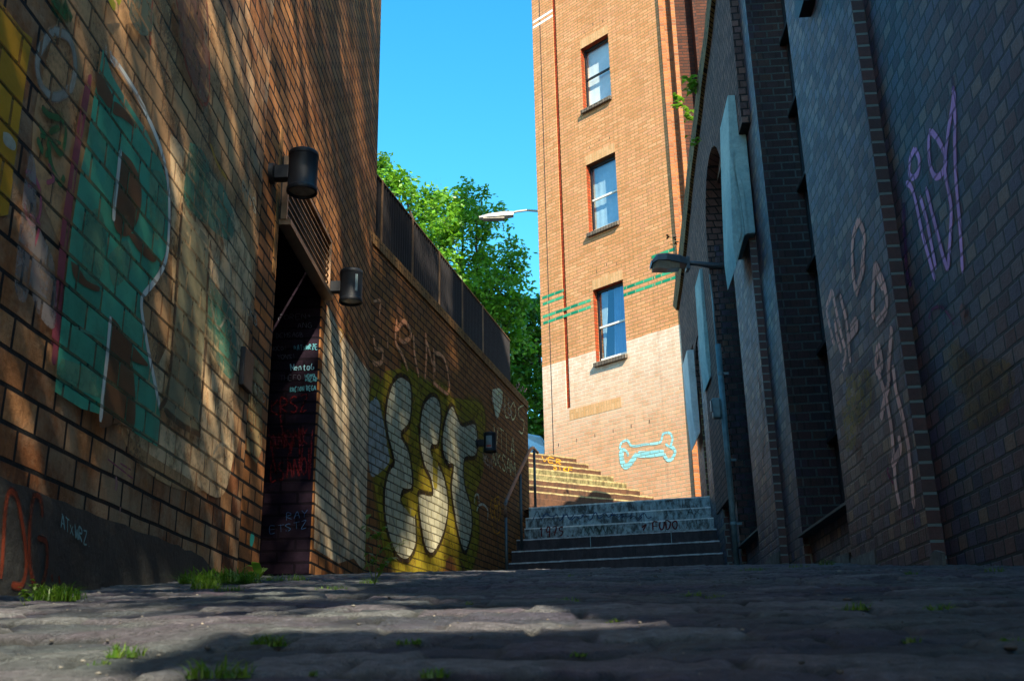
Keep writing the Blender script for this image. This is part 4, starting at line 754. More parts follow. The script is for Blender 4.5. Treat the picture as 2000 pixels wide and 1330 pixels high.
# ------------------------------------------------------------------ dark clinker building on the right (frame WR)
RB = empty('clinker_building', 'dark blue brown clinker building with pilasters along the right of the alley', 'building', wall=WR)
ZR = 9.5; hu = lambda px, py, o=.0: WR.hit(px, py, o)[0]
uE0 = hu(1823, 1094, .07); uE1 = hu(1715, 1100, .07); uN0 = hu(1664, 1085, .05); uN1 = hu(1573, 1098); uP3 = hu(1541, 1097); uP3b = hu(1487, 1108, .07); uM1 = hu(1450, 1110); uP5 = hu(1432, 1110, .0); uP5b = uP5+1.3
def seg(a, b, o, name='wall', z0=-1, z1=ZR, mat=None): m_ = MB(); m_.box(a, b, -.5, o, z0, z1); return m_.build(name, mat or M_R, RB)
seg(-2.8, uE0, 0, 'wall', -1, 4.9); seg(uE0, uE1, .075, 'pilaster', -1, 5.7); seg(uE1, uN0, .05, 'pilaster', -1, 5.9); seg(uN1, uP3, 0, 'wall', -1, 7.6); seg(uP3, uP3b, .072, 'pilaster', -1, 7.3); seg(uM1, uP5, 0, 'wall', -1, 6.6); seg(uP5, uP5b, .07, 'pilaster', 0, 6.2)
def quoin(u_, o, z0=0, z1=ZR):    # lighter jointed end face of a pilaster
    m_ = MB(); m_.box(u_-.004, u_-.0005, .002, o, z0, z1); return m_.build('pilaster_return', M_RV, RB)
quoin(uE0, .073, 0, 5.68); quoin(uP3, .07, 0, 7.3); quoin(uP5, .068, 0, 6.2)
zsl = WR.hit(1655, 975, -.0)[1]; zs0 = zsl-.05
def niche(a, b, ztop, zsill, dep=.38, zr=ZR):
    m_ = MB(); m_.box(b-.0, b+.02, -dep, -.002, zsill-.02, zr); m_.build('niche_reveal', M_RV, RB)
    m_ = MB(); m_.box(b-.001, b+.01, -.06, -.002, 0, zsill-.02); m_.build('niche_reveal', M_RV, RB)
    m_ = MB(); m_.box(a, b, -.5, -.06, -1, zsill-.03); m_.build('apron', M_R, RB)
    m_ = MB(); m_.add([(a, .05, zsill-.035), (b+.0, .05, zsill-.035), (b, -dep, zsill+.03), (a, -dep, zsill+.03), (a, .05, zsill-.055), (b, .05, zsill-.055), (b, -dep, zsill-.03), (a, -dep, zsill-.03)], [(0, 1, 2, 3), (4, 7, 6, 5), (0, 4, 5, 1), (0, 3, 7, 4), (1, 5, 6, 2)]); m_.build('sill', M_SILLR, RB)
    wf = MB(); z = zsill+.03; wf.box(a, b, -dep-.06, -dep, z, z+.05)
    for u_ in (a+.03, a+(b-a)*.36, a+(b-a)*.68, b-.03): wf.box(u_-.022, u_+.022, -dep-.05, -dep+.02, z, ztop)
    W_ = wf.build('window', M_WFR, RB)
    zz = z+.75
    while zz < ztop:
        m_ = MB(); m_.box(a, b, -dep-.04, -dep+.085, zz-.018, zz+.018); m_.build('transom', M_WFR, W_); zz += .82
    m_ = MB(); m_.add([(a, -dep-.02, z), (b, -dep-.02, z), (b, -dep-.02, ztop), (a, -dep-.02, ztop)], [(0, 1, 2, 3)]); m_.build('pane', M_GLB, W_)
    m_ = MB(); m_.box(a, b, -.9, -.88, z, ztop); m_.build('dark_room', M_IN, RB)
    m_ = MB(); m_.box(a, b, -.5, -.05, ztop, zr); m_.build('spandrel', M_RV, RB)
niche(uN0, uN1, 7.2, zsl, zr=7.6); niche(uP3b, uM1, 6.3, zsl+.35, zr=6.8)
# cement fillets at the feet of the pilasters
def fillet(px, name='cement_skirt', o=.0):
    q = [WR.hit(x, y, o) for x, y in px]; m_ = MB(); m_.prism(q, o+.004, o+.02); m_.build(name, M_CEM, RB)
fillet([(1598, 1108), (1640, 1086), (1663, 1078), (1664, 1112), (1600, 1114)], o=-.05+.0)
fillet([(1667, 1090), (1690, 1082), (1714, 1072), (1715, 1106), (1668, 1106)], o=.052)
fillet([(1491, 1112), (1500, 1094), (1516, 1080), (1525, 1076), (1526, 1108)], o=.074)
fillet([(1825, 1080), (1833, 1074), (1847, 1078), (1850, 1104), (1822, 1108)], o=.077)
# anchor plates near the top
for q in ([(1574, 0), (1592, 0), (1582, 34), (1573, 34)],):
    p_ = [WR.hit(x, y, .08) for x, y in q]; m_ = MB(); m_.prism(p_, .075, .16); m_.build('wall_hook', M_BLACKM, RB)
K = Marks(WR, RB, PR, base=.002)
K.w = Wl(WR.o[0], WR.o[1], 4.0, 1)
class MarksO(Marks):
    o = .0
    def lift(s): s.k += 1; return s.o+.002+.0012*s.k
    def H(s, pts): return [s.w.hit(a, b, s.o) for a, b in pts]
KE = MarksO(WR, RB, PR); KE.o = .076; KF = MarksO(WR, RB, PR); KF.o = 0.; K3 = MarksO(WR, RB, PR); K3.o = .073
def s2(s, ox, oy, k): v = list(map(float, s.split())); return [(ox+v[i]/k, oy+v[i+1]/k) for i in range(0, len(v), 2)]
f7 = lambda s: s2(s, 1600, 0, 2.375); f8 = lambda s: s2(s, 1560, 500, 2.111)
pk = (1., .62, .50); vio = (.86, .55, 1.)
KF.strokes([f7('445 690 425 740 420 800 435 825 460 800 466 740 446 690'), f7('520 600 510 660 516 760 540 820 575 800 590 740 560 660 520 605'), f7('625 400 622 480 600 620 585 780 605 900 615 1000 600 1255'), f7('628 420 632 540 632 700 640 880 655 1040 668 1270'), f7('405 850 430 870 455 960 480 1080 510 1190 540 1300'), f7('470 910 500 1020 520 1120 545 1250'), f7('498 870 520 960 550 1080 575 1180 600 1255')], .05, vio, 'painted_stroke', 'violet paint drips and loops on the wall nearest the frame edge', soft=.45, wear=.2, keep=.55, col2=(.7, .4, .9))
KF.strokes([f7('395 940 400 1100 410 1250 430 1330'), f7('620 350 625 420')], .10, (.10, .02, .14), soft=1., wear=.4, opac=.7)
KF.strokes([f8('540 260 555 220 590 210 620 240 645 285')], .03, (.26, .08, .16), soft=.8, wear=.3)
KF.strokes([f8('683 195 672 220 684 262 706 330')], .018, (.36, .18, .16), soft=.4); KF.fill([f8('680 190 692 215 690 240 683 258 672 240 670 215')], (.36, .19, .17), wear=.2)
KE.strokes([f7('185 1020 160 1100 155 1200 165 1320 180 1370'), f7('185 1020 208 1080 210 1130 200 1240 188 1330'), f7('262 1215 275 1280 300 1340')]+[f8('270 20 265 60 250 110 240 150'), f8('315 30 312 100 306 190 310 260'), f8('316 30 350 110 364 170 358 230 320 280'), f8('330 370 320 440 330 490'), f8('330 360 345 440 325 480'), f8('385 290 380 360 372 460 375 520'), f8('375 520 355 600 340 670'), f8('330 480 365 600 385 720 395 850 405 960 420 1040'), f8('390 450 405 560 430 660 455 790 465 900 478 1040'), f8('415 740 420 800 385 860')], .075, pk, 'painted_stroke', 'pink dripping graffiti on the big pilaster', soft=.4, wear=.2, keep=.55, col2=(1., .5, .42))
KE.strokes([f8('140 140 128 180 118 220 130 290 150 370'), f8('140 140 160 240 180 330 195 400 185 470'), f8('172 160 195 250 205 330 215 440'), f8('215 300 238 265 240 300 205 345'), f8('150 260 160 330 180 400')], .07, pk, 'painted_stroke', 'pink zigzag scrawl beside the tall window', soft=.4, wear=.2, keep=.55, col2=(1., .5, .42))
KE.strokes([f8('375 860 370 890 395 940'), f8('478 1040 484 1110'), f8('420 1040 418 1070')], .04, (.22, .03, .12), soft=.8)
KE.fill([f8('200 500 290 470 300 620 240 700 200 640'), f8('180 620 220 600 240 760 200 800')], (.42, .30, .10), wear=.95, opac=.7)
KF.fill([f8('620 340 720 420 700 560 640 520'), f8('740 420 880 440 880 600 700 720 700 560')], (.30, .20, .08), wear=.98, opac=.6)
K3.fill([(1473, 610), (1486, 700), (1496, 800), (1500, 900), (1490, 860), (1478, 760)], (.3, .2, .17)) if False else None
K3.strokes([[(1479, 720), (1484, 760), (1488, 800)], [(1484, 740), (1490, 790), (1494, 850)], [(1494, 860), (1490, 900), (1497, 940)], [(1500, 905), (1504, 925)], [(1508, 1010), (1512, 1040)]], .05, (.42, .24, .2), soft=.5, wear=.3, label='small pink scrawl on the middle pilaster')
# stucco capitals: (front outline in px, near u, depth)
def hitU(u_, px, py):    # on the plane across the wall at distance u_
    p = np.array(WR.world(u_, 0, 0)); r = ray(px, py); t = ((p-CAM)@WR.d)/(r@WR.d); q = CAM+r*t; return (float((q-WR.o)@WR.Y), float(q[2]))
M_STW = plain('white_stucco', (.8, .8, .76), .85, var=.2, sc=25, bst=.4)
def capital(px, u_, dep, lab, extra=(), mat=None):
    q = [hitU(u_, *p_) for p_ in px]; m_ = MB(); m_.prism(q, u_, u_+dep, 'x'); c = bevel(tag(m_.build('stucco_capital', mat or M_STUC, RB), lab), .012)
    for e in extra:
        q = [hitU(u_-.03, *p_) for p_ in e]; m_ = MB(); m_.prism(q, u_-.03, u_+.02, 'x'); m_.build('moulding', M_STUC, c)
        q = [hitU(u_-.031, p_[0]+.9, p_[1]+1.5) for p_ in e]
capital([(1421, 186), (1450, 185), (1462, 310), (1476, 455), (1455, 457), (1438, 520), (1431, 470), (1425, 330)], uP3-.12, .7, 'stucco capital with painted sky tint high on the middle pilaster', extra=([(1425, 292), (1432, 291), (1434, 330), (1448, 455), (1443, 470), (1432, 352)], [(1436, 332), (1442, 334), (1452, 372), (1462, 455), (1456, 458), (1447, 392)]))
capital([(1366, 525), (1391, 520), (1402, 620), (1412, 712), (1402, 714), (1385, 742), (1378, 690)], uP5-.12, .7, 'stucco capital with painted sky tint below the angular lamp', extra=([(1378, 628), (1384, 626), (1391, 680), (1395, 720), (1389, 722)],))
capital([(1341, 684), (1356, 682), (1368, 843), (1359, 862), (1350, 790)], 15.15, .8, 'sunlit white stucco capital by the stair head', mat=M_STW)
# far bays
mB = MB(); mB.box(15.22, 16.0, -.34, .05, 2, 5.0); mB.build('pilaster', M_R, RB)
mB = MB(); mB.box(15.2, 15.22, -.33, .048, 2, 4.9); mB.build('pilaster_return', brick_mat('lit_return_brick', PRV, [(.22, .09, .06), (.13, .08, .06), (.28, .13, .08), (.09, .07, .06)], (.42, .36, .16), bst=.6), RB)  # lighter copy of the return brick, sunlight put into its colour
mB = MB(); mB.box(uP5b, 15.1, -.9, -.5, 0, 5.0); mB.build('rear_wall', M_R, RB)
mB = MB(); mB.box(14.9, 14.95, -.5, -.3, 2.5, 4.6)
for z_ in np.arange(3., 4.6, .55): mB.box(14.85, 15.0, -.48, -.24, z_, z_+.03)
mB.build('window_frame', M_PIPE, RB)
# wing wall with curved coping and tall arch
WA2 = empty('gable_wall', 'weathered side gable with curved brick coping and tall dark arch, ferns on its edge', 'wall', wall=WR)
O2 = .09
band_r = [(1404, -80), (1398, 0), (1390, 75), (1377, 170), (1371, 225), (1356, 340), (1341, 490), (1333, 560), (1326, 606)]
band_l = [(1386, -80), (1381, 0), (1374, 75), (1362, 150), (1355, 225), (1345, 300), (1332, 430), (1321, 530), (1314, 597)]
qr = [WR.hit(x, y, O2) for x, y in band_r]; ql = [WR.hit(x, y, O2+.05) for x, y in band_l]
unear = 9.3
def arch(a, b, zs_, za, n_=12): return [((a+b)/2+(b-a)/2*cos(pi*k/n_), zs_+(za-zs_)*sin(pi*k/n_)) for k in range(n_+1)][::-1]
out = [(unear, qr[0][1]+.25)]+qr+[(qr[-1][0], 5.05), (15.2, 5.05)]+arch(14.05, 15.18, 4.3, 4.95)[::-1]+[(14.0, 2.2), (uM1+.02, 2.2)]+arch(uP3b, uM1, 5.6, 6.45)[::-1]+[(uP3b-.02, 5.5), (unear, 5.5)]
m_ = MB(); m_.prism(out, O2-.30, O2); m_.build('wall', M_ROUGH, WA2)
m_ = MB(); n_ = len(qr); pts = [(a, b) for a, b in qr]+[(a, b) for a, b in ql[::-1]]; m_.prism(pts, O2-.34, O2+.05); m_.build('coping', M_COPE, WA2)
# drainpipe, cable and junction box
dp = empty('drainpipe', 'zinc drainpipe down the corner past the last window', 'drainpipe', wall=WR)
ud = hu(1440, 1108, .10); zb = WR.hit(1440, 1108, .10)[1]; m_ = MB(); m_.tube([(ud, .10, zb), (ud, .10, 4.1)], .036, 14); m_.build('pipe', M_PIPE, dp, smooth=True)
for z_ in (zb+.5, 2.6, 3.7): m_ = MB(); m_.tube([(ud, .10, z_), (ud, .10, z_+.035)], .042, 14); m_.box(ud-.01, ud+.01, 0, .10, z_, z_+.03); m_.build('bracket', M_PIPE, dp)
cb = empty('cable', 'thin cable running up from the box to the angular lamp', 'cable', wall=WR)
m_ = MB(); za_ = WR.hit(1391, 519, .13)[1]; m_.tube([(ud, .12, 3.6), (ud, .12, za_-.3), (ud-.01, .13, za_)], .011, 8); m_.build('cable', M_PIPE, cb)
jb = empty('junction_box', 'small blue grey box on the drainpipe below the cable', 'box', wall=WR)
uj_, zj = hu(1411, 785, .15), WR.hit(1411, 785, .15)[1]; m_ = MB(); m_.box(ud-.05, ud+.05, .135, .24, zj-.13, zj+.13); bevel(m_.build('housing', M_PIPE, jb), .02); m_ = MB(); m_.box(ud-.035, ud+.035, .24, .255, zj-.04, zj+.10); m_.build('cover', M_LAMPD, jb)

# ------------------------------------------------------------------ trees
SPARSE = 100
def leaf_material(name, c1, c2, c3):
    N = NT(name); gi = N.n('ShaderNodeNewGeometry'); c = N.ramp(gi.outputs['Random Per Island'], [(0, c1), (.55, c2), (1, c3)])
    d = N.bsdf(c, .42, 0, .5); t = N.n('ShaderNodeBsdfTranslucent'); N.l(N.mix(.5, c, (.25, .5, .02)), t.inputs[0]); mx = N.n('ShaderNodeMixShader'); mx.inputs[0].default_value = .42; N.l(d, mx.inputs[1]); N.l(t.outputs[0], mx.inputs[2])
    return N.end(mx.outputs[0])
M_LF = leaf_material('leaf_bright', (.04, .14, .008), (.09, .28, .012), (.22, .46, .03)); M_LF2 = leaf_material('leaf_deep', (.015, .08, .008), (.04, .16, .012), (.10, .28, .015))
def leaves(cent, per, spread, size, seed, flat=.8):
    r = np.random.default_rng(seed); C_ = np.repeat(np.asarray(cent), per, 0); n_ = len(C_); P = C_+r.normal(0, 1, (n_, 3))*spread*np.array([1, 1, flat])
    d = r.normal(0, 1, (n_, 3)); d[:, 2] = d[:, 2]*.5-.25; d /= np.linalg.norm(d, axis=1)[:, None]; nn = np.cross(d, r.normal(0, 1, (n_, 3))+np.array([0, 0, .0])); nn /= np.linalg.norm(nn, axis=1)[:, None]
    s_ = (size*r.uniform(.6, 1.3, n_))[:, None]; a = P; b = P+d*s_*.5+nn*s_*.22; c = P+d*s_; e = P+d*s_*.5-nn*s_*.22; V = np.stack([a, b, c, e], 1).reshape(-1, 3); return V, np.arange(n_*4).reshape(-1, 4)
def tree(label, base, blobs, Y, lmat, seed, per=26, size=.2, dens=1., group=None, kind='broadleaf_tree'):
    """blobs: (px, py, radius px, offset in depth); every blob is a bough with twigs and leaf sprays"""
    r = np.random.default_rng(seed); base = np.array(base, float); t = empty(kind, label, 'tree', group, loc=tuple(base)); cents = []; wood = MB()
    top = at(blobs[0][0], blobs[0][1], Y); trunk_top = np.array([base[0], base[1], base[2]+(top[2]-base[2])*.45])
    wood.tube([base-base, (base+np.array([.05, 0, 1.2]))-base, trunk_top-base], [.26, .2, .14], 10)
    for (px, py, R_, dy) in blobs:
        c = at(px, py, Y+dy); m_ = R_/2079.*(Y+dy); k = int(max(6, 26*dens*(R_/60.)**2))
        mid = (trunk_top+c)/2+r.normal(0, .25, 3); wood.tube([trunk_top-base-np.array([0, 0, r.uniform(0, 1.5)]), mid-base, c-base], [.09, .05, .02], 6)
        for i in range(k):
            v = r.normal(0, 1, 3); v /= np.linalg.norm(v); q = c+v*m_*r.uniform(.35, 1.)**.6*np.array([1, 1.2, .85])
            if r.random() < .5: wood.tube([c-base, (c+q)/2-base+r.normal(0, .06, 3), q-base], [.02, .012, .005], 4, False)
            cents += list(q+r.normal(0, .16, (6, 3)))
    V, Fc = leaves(np.array(cents)-base, per//5, .11, size, seed+1, .6)
    npmesh('crown', V, Fc, lmat, t); wood.build('trunk', M_BARK, t); return t
tree('leafy tree with bright green crown rising behind the fence, sunlit on top', (-1.9, 31, 4.9),
     [(905, 395, 52, 0), (850, 402, 44, .5), (795, 398, 34, .3), (768, 360, 24, .2), (780, 352, 16, .2), (752, 372, 16, .4), (865, 440, 60, -.5), (930, 440, 48, -.5), (985, 500, 40, .4), (1005, 540, 34, .6), (900, 520, 75, 0), (960, 560, 60, -.6), (1000, 590, 40, 0), (840, 480, 50, 1.2), (930, 610, 70, 0), (985, 640, 60, .3), (960, 420, 26, 1), (820, 430, 40, 1.0), (900, 600, 70, 1.5)], 31, M_LF, 21, per=40, size=.2, dens=1.0)
tree('darker green tree crowding the gap between mural wall and tower', (1.2, 36, 4.9),
     [(1040, 622, 36, 0), (1010, 650, 40, 0), (1050, 680, 45, .5), (1020, 720, 50, 0), (1045, 770, 45, -.4), (1005, 700, 45, .6), (1045, 820, 40, 0), (1020, 600, 24, .8), (1060, 600, 22, .5), (985, 720, 50, 1), (1030, 850, 35, .6)], 36, M_LF2, 33, per=50, size=.24, dens=1.3)
tree('single leafy bough showing at the edge of the tall brown block', (-6.3, 34, 4.9), [(742, 316, 15, 0), (736, 330, 14, 0), (725, 350, 26, 0), (700, 380, 50, .4)], 34, M_LF2, 44, per=40, size=.2, dens=1.4)
# unseen tree and blocks added behind the camera to shape the alley's sunlight
base = np.array([3.9, -4.9, -.75]); t = empty('added_shade_tree', 'unseen tree added behind the camera whose crown dapples the alley', 'tree', loc=tuple(base)); r = np.random.default_rng(77); m_ = MB(); m_.tube([(0, 0, 0), (.1, 0, 4), (-.1, .1, 9), (0, 0, 16)], [.3, .24, .17, .05], 10); cc = []
def blob(cx, cy, cz, rx, ry, rz, n_):
    v = r.normal(0, 1, (n_, 3)); v /= np.linalg.norm(v, axis=1)[:, None]; q = np.array([cx, cy, cz])+v*np.array([rx, ry, rz])*r.uniform(0, 1, (n_, 1))**.4-base; cc.extend(list(q))
    for k in range(0, n_, 6): m_.tube([(0, 0, max(2.5, q[k][2]*.75)), tuple(q[k])], [.05, .012], 5)
blob(3.9, -4.6, 15.8, 3.2, 1.2, 2.7, 330)
blob(1.9, -4.5, 9.6, 1.9, 1.0, 1.8, SPARSE); blob(3.3, -4.6, 11.6, 1.6, 1.0, 1.4, SPARSE//2); blob(1.6, -4.4, 6.6, 1.5, .8, 1.6, SPARSE//2); blob(.6, -3.6, 6.9, 1.6, .6, 1.1, SPARSE//2)
V, Fc = leaves(np.array(cc), 30, .19, .2, 78); npmesh('crown', V, Fc, M_LF2, t); m_.build('trunk', M_BARK, t)
tb = empty('sun_block', 'unseen brick block added behind the camera to block sun', 'building', loc=(0, 0, 0))
m_ = MB(); m_.box(4.5, 8.05, -2., -.4, -1.2, 17.3); m_.box(8.05, 15, -1.99, -.41, -1.2, 14.4); m_.build('wall', M_C, tb); m_ = MB(); m_.box(3.3, 4.49, -2., -.4, -1.2, 8.4); m_.build('wall', M_C, tb)  # unseen mass added to keep sun off the steps and right-hand returns

gw_ = empty('added_shade_wall', 'unseen brick wall added behind the camera to shade the paving', 'wall', loc=(0, 0, 0)); m_ = MB(); m_.box(1.22, 3.3, -3.25, -3.0, -1, 3.35); m_.build('wall', M_C, gw_); m_ = MB(); m_.box(1.18, 3.34, -3.29, -2.96, 3.35, 3.43); m_.build('coping', M_CEM, gw_)  # unseen wall added to throw shade on the near paving

# ------------------------------------------------------------------ plants and loose things on the ground
M_GR = leaf_material('grass_blade', (.035, .09, .01), (.07, .15, .015), (.14, .22, .03)); M_GRD = leaf_material('grass_blade_old', (.04, .07, .01), (.07, .12, .012), (.13, .15, .03))
def tuft(px, py, wpx, hpx, label, n=60, mat=None, seed=0, dead=False):
    n = int(n*1.5)
    x, y, z = on_ground(px, py); z = gtop(x, y); k = y/2079.; w_ = wpx*k; h_ = hpx*k*1.45; r = np.random.default_rng(seed+int(px))
    o = empty('grass_tuft', label, 'grass', 'grass tufts in the paving joints', loc=(x, y, z-.004)); vs = []; fs = []
    for i in range(n):
        bx, by = r.uniform(-.5, .5)*w_, r.normal(0, .16)*w_; a = r.uniform(0, 2*pi); lean = r.uniform(.1, 1.1)*h_; hh = h_*r.uniform(.35, 1.05)*(1-1.2*(abs(bx)/w_)**2); bw = max(.0011, h_*.035)*r.uniform(.6, 1.4); pa = np.array([-sin(a), cos(a)]); b0 = len(vs)
        for j, t in enumerate((0, .35, .7, 1)):
            cx, cy = bx+cos(a)*lean*t*t, by+sin(a)*lean*t*t; cz = hh*(t-.25*t*t*t); ww = bw*(1-t)**.6 if t < 1 else 0
            vs += [(cx-pa[0]*ww, cy-pa[1]*ww, cz), (cx+pa[0]*ww, cy+pa[1]*ww, cz)]
        for j in range(3): fs.append((b0+2*j, b0+2*j+1, b0+2*j+3, b0+2*j+2))
    MB().add(vs, fs).build('blades', mat or M_GR, o)
    return o
def leafplant(o, pts, size, n, seed, mat=None, wide=.45):
    r = np.random.default_rng(seed); vs = []; fs = []; st = MB()
    for (p0, p1) in pts:
        p0, p1 = np.array(p0, float), np.array(p1, float); st.tube([p0, (p0+p1)/2+r.normal(0, .01, 3), p1], [size*.04, size*.03, size*.02], 5)
        for i in range(n):
            c = p0+(p1-p0)*r.uniform(.2, 1.05)+r.normal(0, size*.15, 3); d = r.normal(0, 1, 3); d[2] = abs(d[2])*.3-.15; d /= np.linalg.norm(d); nn = np.cross(d, (0, 0, 1)); nn /= np.linalg.norm(nn)+1e-9; s_ = size*r.uniform(.6, 1.2); b0 = len(vs)
            for t, w_ in ((0, .02), (.3, wide*.9), (.6, wide*.8), (1, 0)): cc = c+d*s_*t+np.array([0, 0, s_*.25*sin(t*pi)]); vs += [tuple(cc-nn*w_*s_/2), tuple(cc+nn*w_*s_/2)]
            for j in range(3): fs.append((b0+2*j, b0+2*j+1, b0+2*j+3, b0+2*j+2))
    MB().add(vs, fs).build('leaves', mat or M_GR, o); st.build('stem', M_GRD, o)
T = [(112, 1172, 95, 36, 'thick grass tuft at the tarred foot of the tiled wall', 170), (430, 1138, 150, 30, 'long mound of grass under the corner of the tiled wall', 320), (400, 1147, 60, 22, 'low grass tuft in front of the long mound', 90), (560, 1132, 80, 14, 'thin grass strip before the dark niche', 90), (445, 1152, 60, 14, 'small olive grass tuft below the long mound', 60),
     (650, 1150, 60, 10, 'flat grass patch in front of the niche', 50), (720, 1138, 40, 12, 'grass tuft at the corner of block and mural wall', 50), (242, 1283, 62, 30, 'bright curly grass tuft in the left foreground', 34), (195, 1296, 45, 16, 'sparse blades left of the curly tuft', 14), (525, 1258, 66, 26, 'compact sunlit grass cushion in the foreground', 80),
     (430, 1318, 120, 42, 'largest foreground grass tuft at the bottom edge', 60), (800, 1258, 50, 14, 'tiny tuft beside a pale paver in mid foreground', 26), (915, 1180, 18, 12, 'single small sprig on the sunlit pavers', 16), (1108, 1170, 48, 10, 'loose row of blades on the sunlit pavers', 22), (1128, 1278, 30, 10, 'dark little tuft in front of a raised paver', 18), (1200, 1212, 30, 10, 'brownish tuft on a paver edge, centre right', 26),
     (850, 1328, 60, 20, 'green tuft cut by the bottom edge, centre', 34), (1350, 1160, 36, 12, 'wispy blades on the path below the steps', 20), (1395, 1164, 34, 10, 'second wispy tuft below the steps', 20), (1670, 1186, 56, 18, 'tuft beside a tilted stone right of centre', 34), (1835, 1190, 62, 18, 'wide tuft in the shaded right foreground', 50), (1610, 1102, 34, 12, 'small tuft under the tall window', 30), (1780, 1119, 26, 8, 'small tuft at the foot of the big pilaster', 22),
     (1470, 1113, 50, 7, 'low moss and grass along the foot of the middle niche', 60), (1560, 1107, 40, 8, 'low grass at the foot of the dark reveal', 40), (1940, 1115, 40, 10, 'tuft at the foot of the nearest right wall', 30), (1115, 1124, 14, 6, 'tiny sprout at the bottom step', 10), (1780, 1252, 40, 14, 'faint sprouts in the lower right', 14), (612, 1310, 18, 14, 'two faint blades in the blurred foreground', 8), (1970, 1250, 50, 16, 'faint grass at the right edge', 20)]
for i, (px, py, w_, h_, lab, n) in enumerate(T): tuft(px, py, w_, h_, lab, n, M_GR if i in (2, 7, 8, 9, 10, 16) else (M_GRD if i % 3 == 0 and i > 10 else M_GR), i)
x, y, z = on_ground(505, 1130); o = empty('dock_plant', 'broad bright leaf weed at the edge of the dark niche', 'plant', loc=(x, y, z)); leafplant(o, [((0, 0, 0), (.02, 0, .05))], .13, 4, 3, wide=.5)
x, y, z = on_ground(48, 1182); o = empty('weed', 'leafy weed climbing the tarred base at the far left', 'plant', loc=(x, y, z)); leafplant(o, [((0, 0, 0), (.02, 0, .045)), ((.0, 0, 0), (-.01, .01, .03))], .018, 12, 5, wide=.7)
x, y, z = on_ground(770, 1140); o = empty('weed', 'spindly weed in front of the mural base', 'plant', loc=(x-.05, y-.1, z-.01)); leafplant(o, [((0, 0, 0), (-.03, 0, .20)), ((0, 0, 0), (.08, 0, .13)), ((0, 0, 0), (.01, .0, .16))], .045, 14, 8, mat=M_GRD, wide=.4)
for i, (px, py, n, sz, lab, m3) in enumerate(((1352, 158, 16, .13, 'green seedling hanging from the curved coping, highest', M_GR), (1342, 215, 10, .11, 'green seedling on the coping, second from top', M_GR), (1322, 193, 12, .12, 'dark sprig left of the coping against orange brick', M_LF2), (1356, 268, 5, .09, 'smallest green seedling on the coping', M_GR), (1313, 462, 8, .10, 'dry dark sprig silhouetted on the ochre tower', M_BARK))):
    q = WR.hit(px+8, py+6, O2+.06); p = WR.world(q[0], O2+.06, q[1]); o = empty('seedling', lab, 'plant', 'plants rooted in the coping', loc=p)
    leafplant(o, [((0, 0, -.05), (-.12, -.02, .06)), ((0, 0, -.05), (-.08, -.02, -.12))], sz, n, 90+i, mat=m3, wide=.55)
def stone_mesh(s_, seed, flat=.6):
    r = np.random.default_rng(seed); bm = bmesh.new(); bmesh.ops.create_icosphere(bm, subdivisions=2, radius=s_)
    k = r.normal(0, 1, (6, 3))
    for v in bm.verts:
        c = np.array(v.co)/s_; f = 1+.14*sum(sin(3*(c@kk)) for kk in k)/2.2; v.co = Vector((c[0]*s_*f*1.2, c[1]*s_*f, c[2]*s_*f*flat))
    me = bpy.data.meshes.new('stone'); bm.to_mesh(me); bm.free(); return me
M_ST1 = plain('pebble_pale', (.26, .25, .22), .8, var=.5, sc=90); M_ST2 = plain('pebble_dark', (.09, .085, .08), .8, var=.5, sc=90)
SP = [(405, 1272, 11, 1, 'pale brown pebble casting a shadow, lower left'), (162, 1292, 10, 0, 'whitish pebble in the left foreground'), (192, 1316, 12, 0, 'long pale chip near the bottom left edge'), (100, 1252, 8, 1, 'flat dark chip at the end of a paver, left'), (118, 1306, 5, 0, 'tiny white chip at bottom left'), (310, 1280, 6, 0, 'white crumb beside the curly tuft'), (210, 1255, 6, 1, 'grey crumb behind the curly tuft'), (1655, 1172, 16, 1, 'tilted brownish broken brick piece by a tuft'),
      (1566, 1296, 14, 1, 'dark lump in the lower right foreground'), (1640, 1318, 14, 1, 'dark lump at the bottom edge, right'), (1975, 1275, 26, 1, 'largest dark stone at the right edge'), (700, 1222, 9, 1, 'dark pebble in a joint left of centre'), (920, 1248, 8, 1, 'angular dark crumb in the centre foreground'), (1404, 1222, 7, 1, 'dark crumb on a raised paver'), (1700, 1198, 8, 1, 'flat dark chip right of the tilted piece'), (1250, 1216, 6, 1, 'small dark crumb below the brown tuft'), (176, 1176, 4, 0, 'white crumb beside the thick tuft'), (1952, 1114, 5, 0, 'white crumb by the nearest right wall'), (1868, 1112, 4, 0, 'white crumb at the foot of the right wall'), (335, 1158, 4, 0, 'white crumb on the shaded pavers, left'),
      (690, 1184, 8, 0, 'pale pebble on the sunlit pavers'), (760, 1168, 6, 1, 'dark pebble on the sunlit pavers'), (1290, 1112, 6, 0, 'pale pebble before the steps'), (1640, 1140, 6, 0, 'pale crumb in the shaded pavers, right'), (1450, 1232, 5, 0, 'bluish white crumb in a hollow')]
for i, (px, py, rp, dk, lab) in enumerate(SP):
    x, y, z = on_ground(px, py); s_ = max(.002, rp*.4*y/2079.*1.2); me = stone_mesh(s_, i, .55 if i % 3 else .8); me.materials.append(M_ST2 if dk else M_ST1); o = bpy.data.objects.new('stone', me); COL.objects.link(o)
    o.location = (x, y, gtop(x, y)+s_*.3); o.rotation_euler = (0, 0, i*1.3); tag(o, lab, 'stone', 'loose stones and crumbs on the paving')

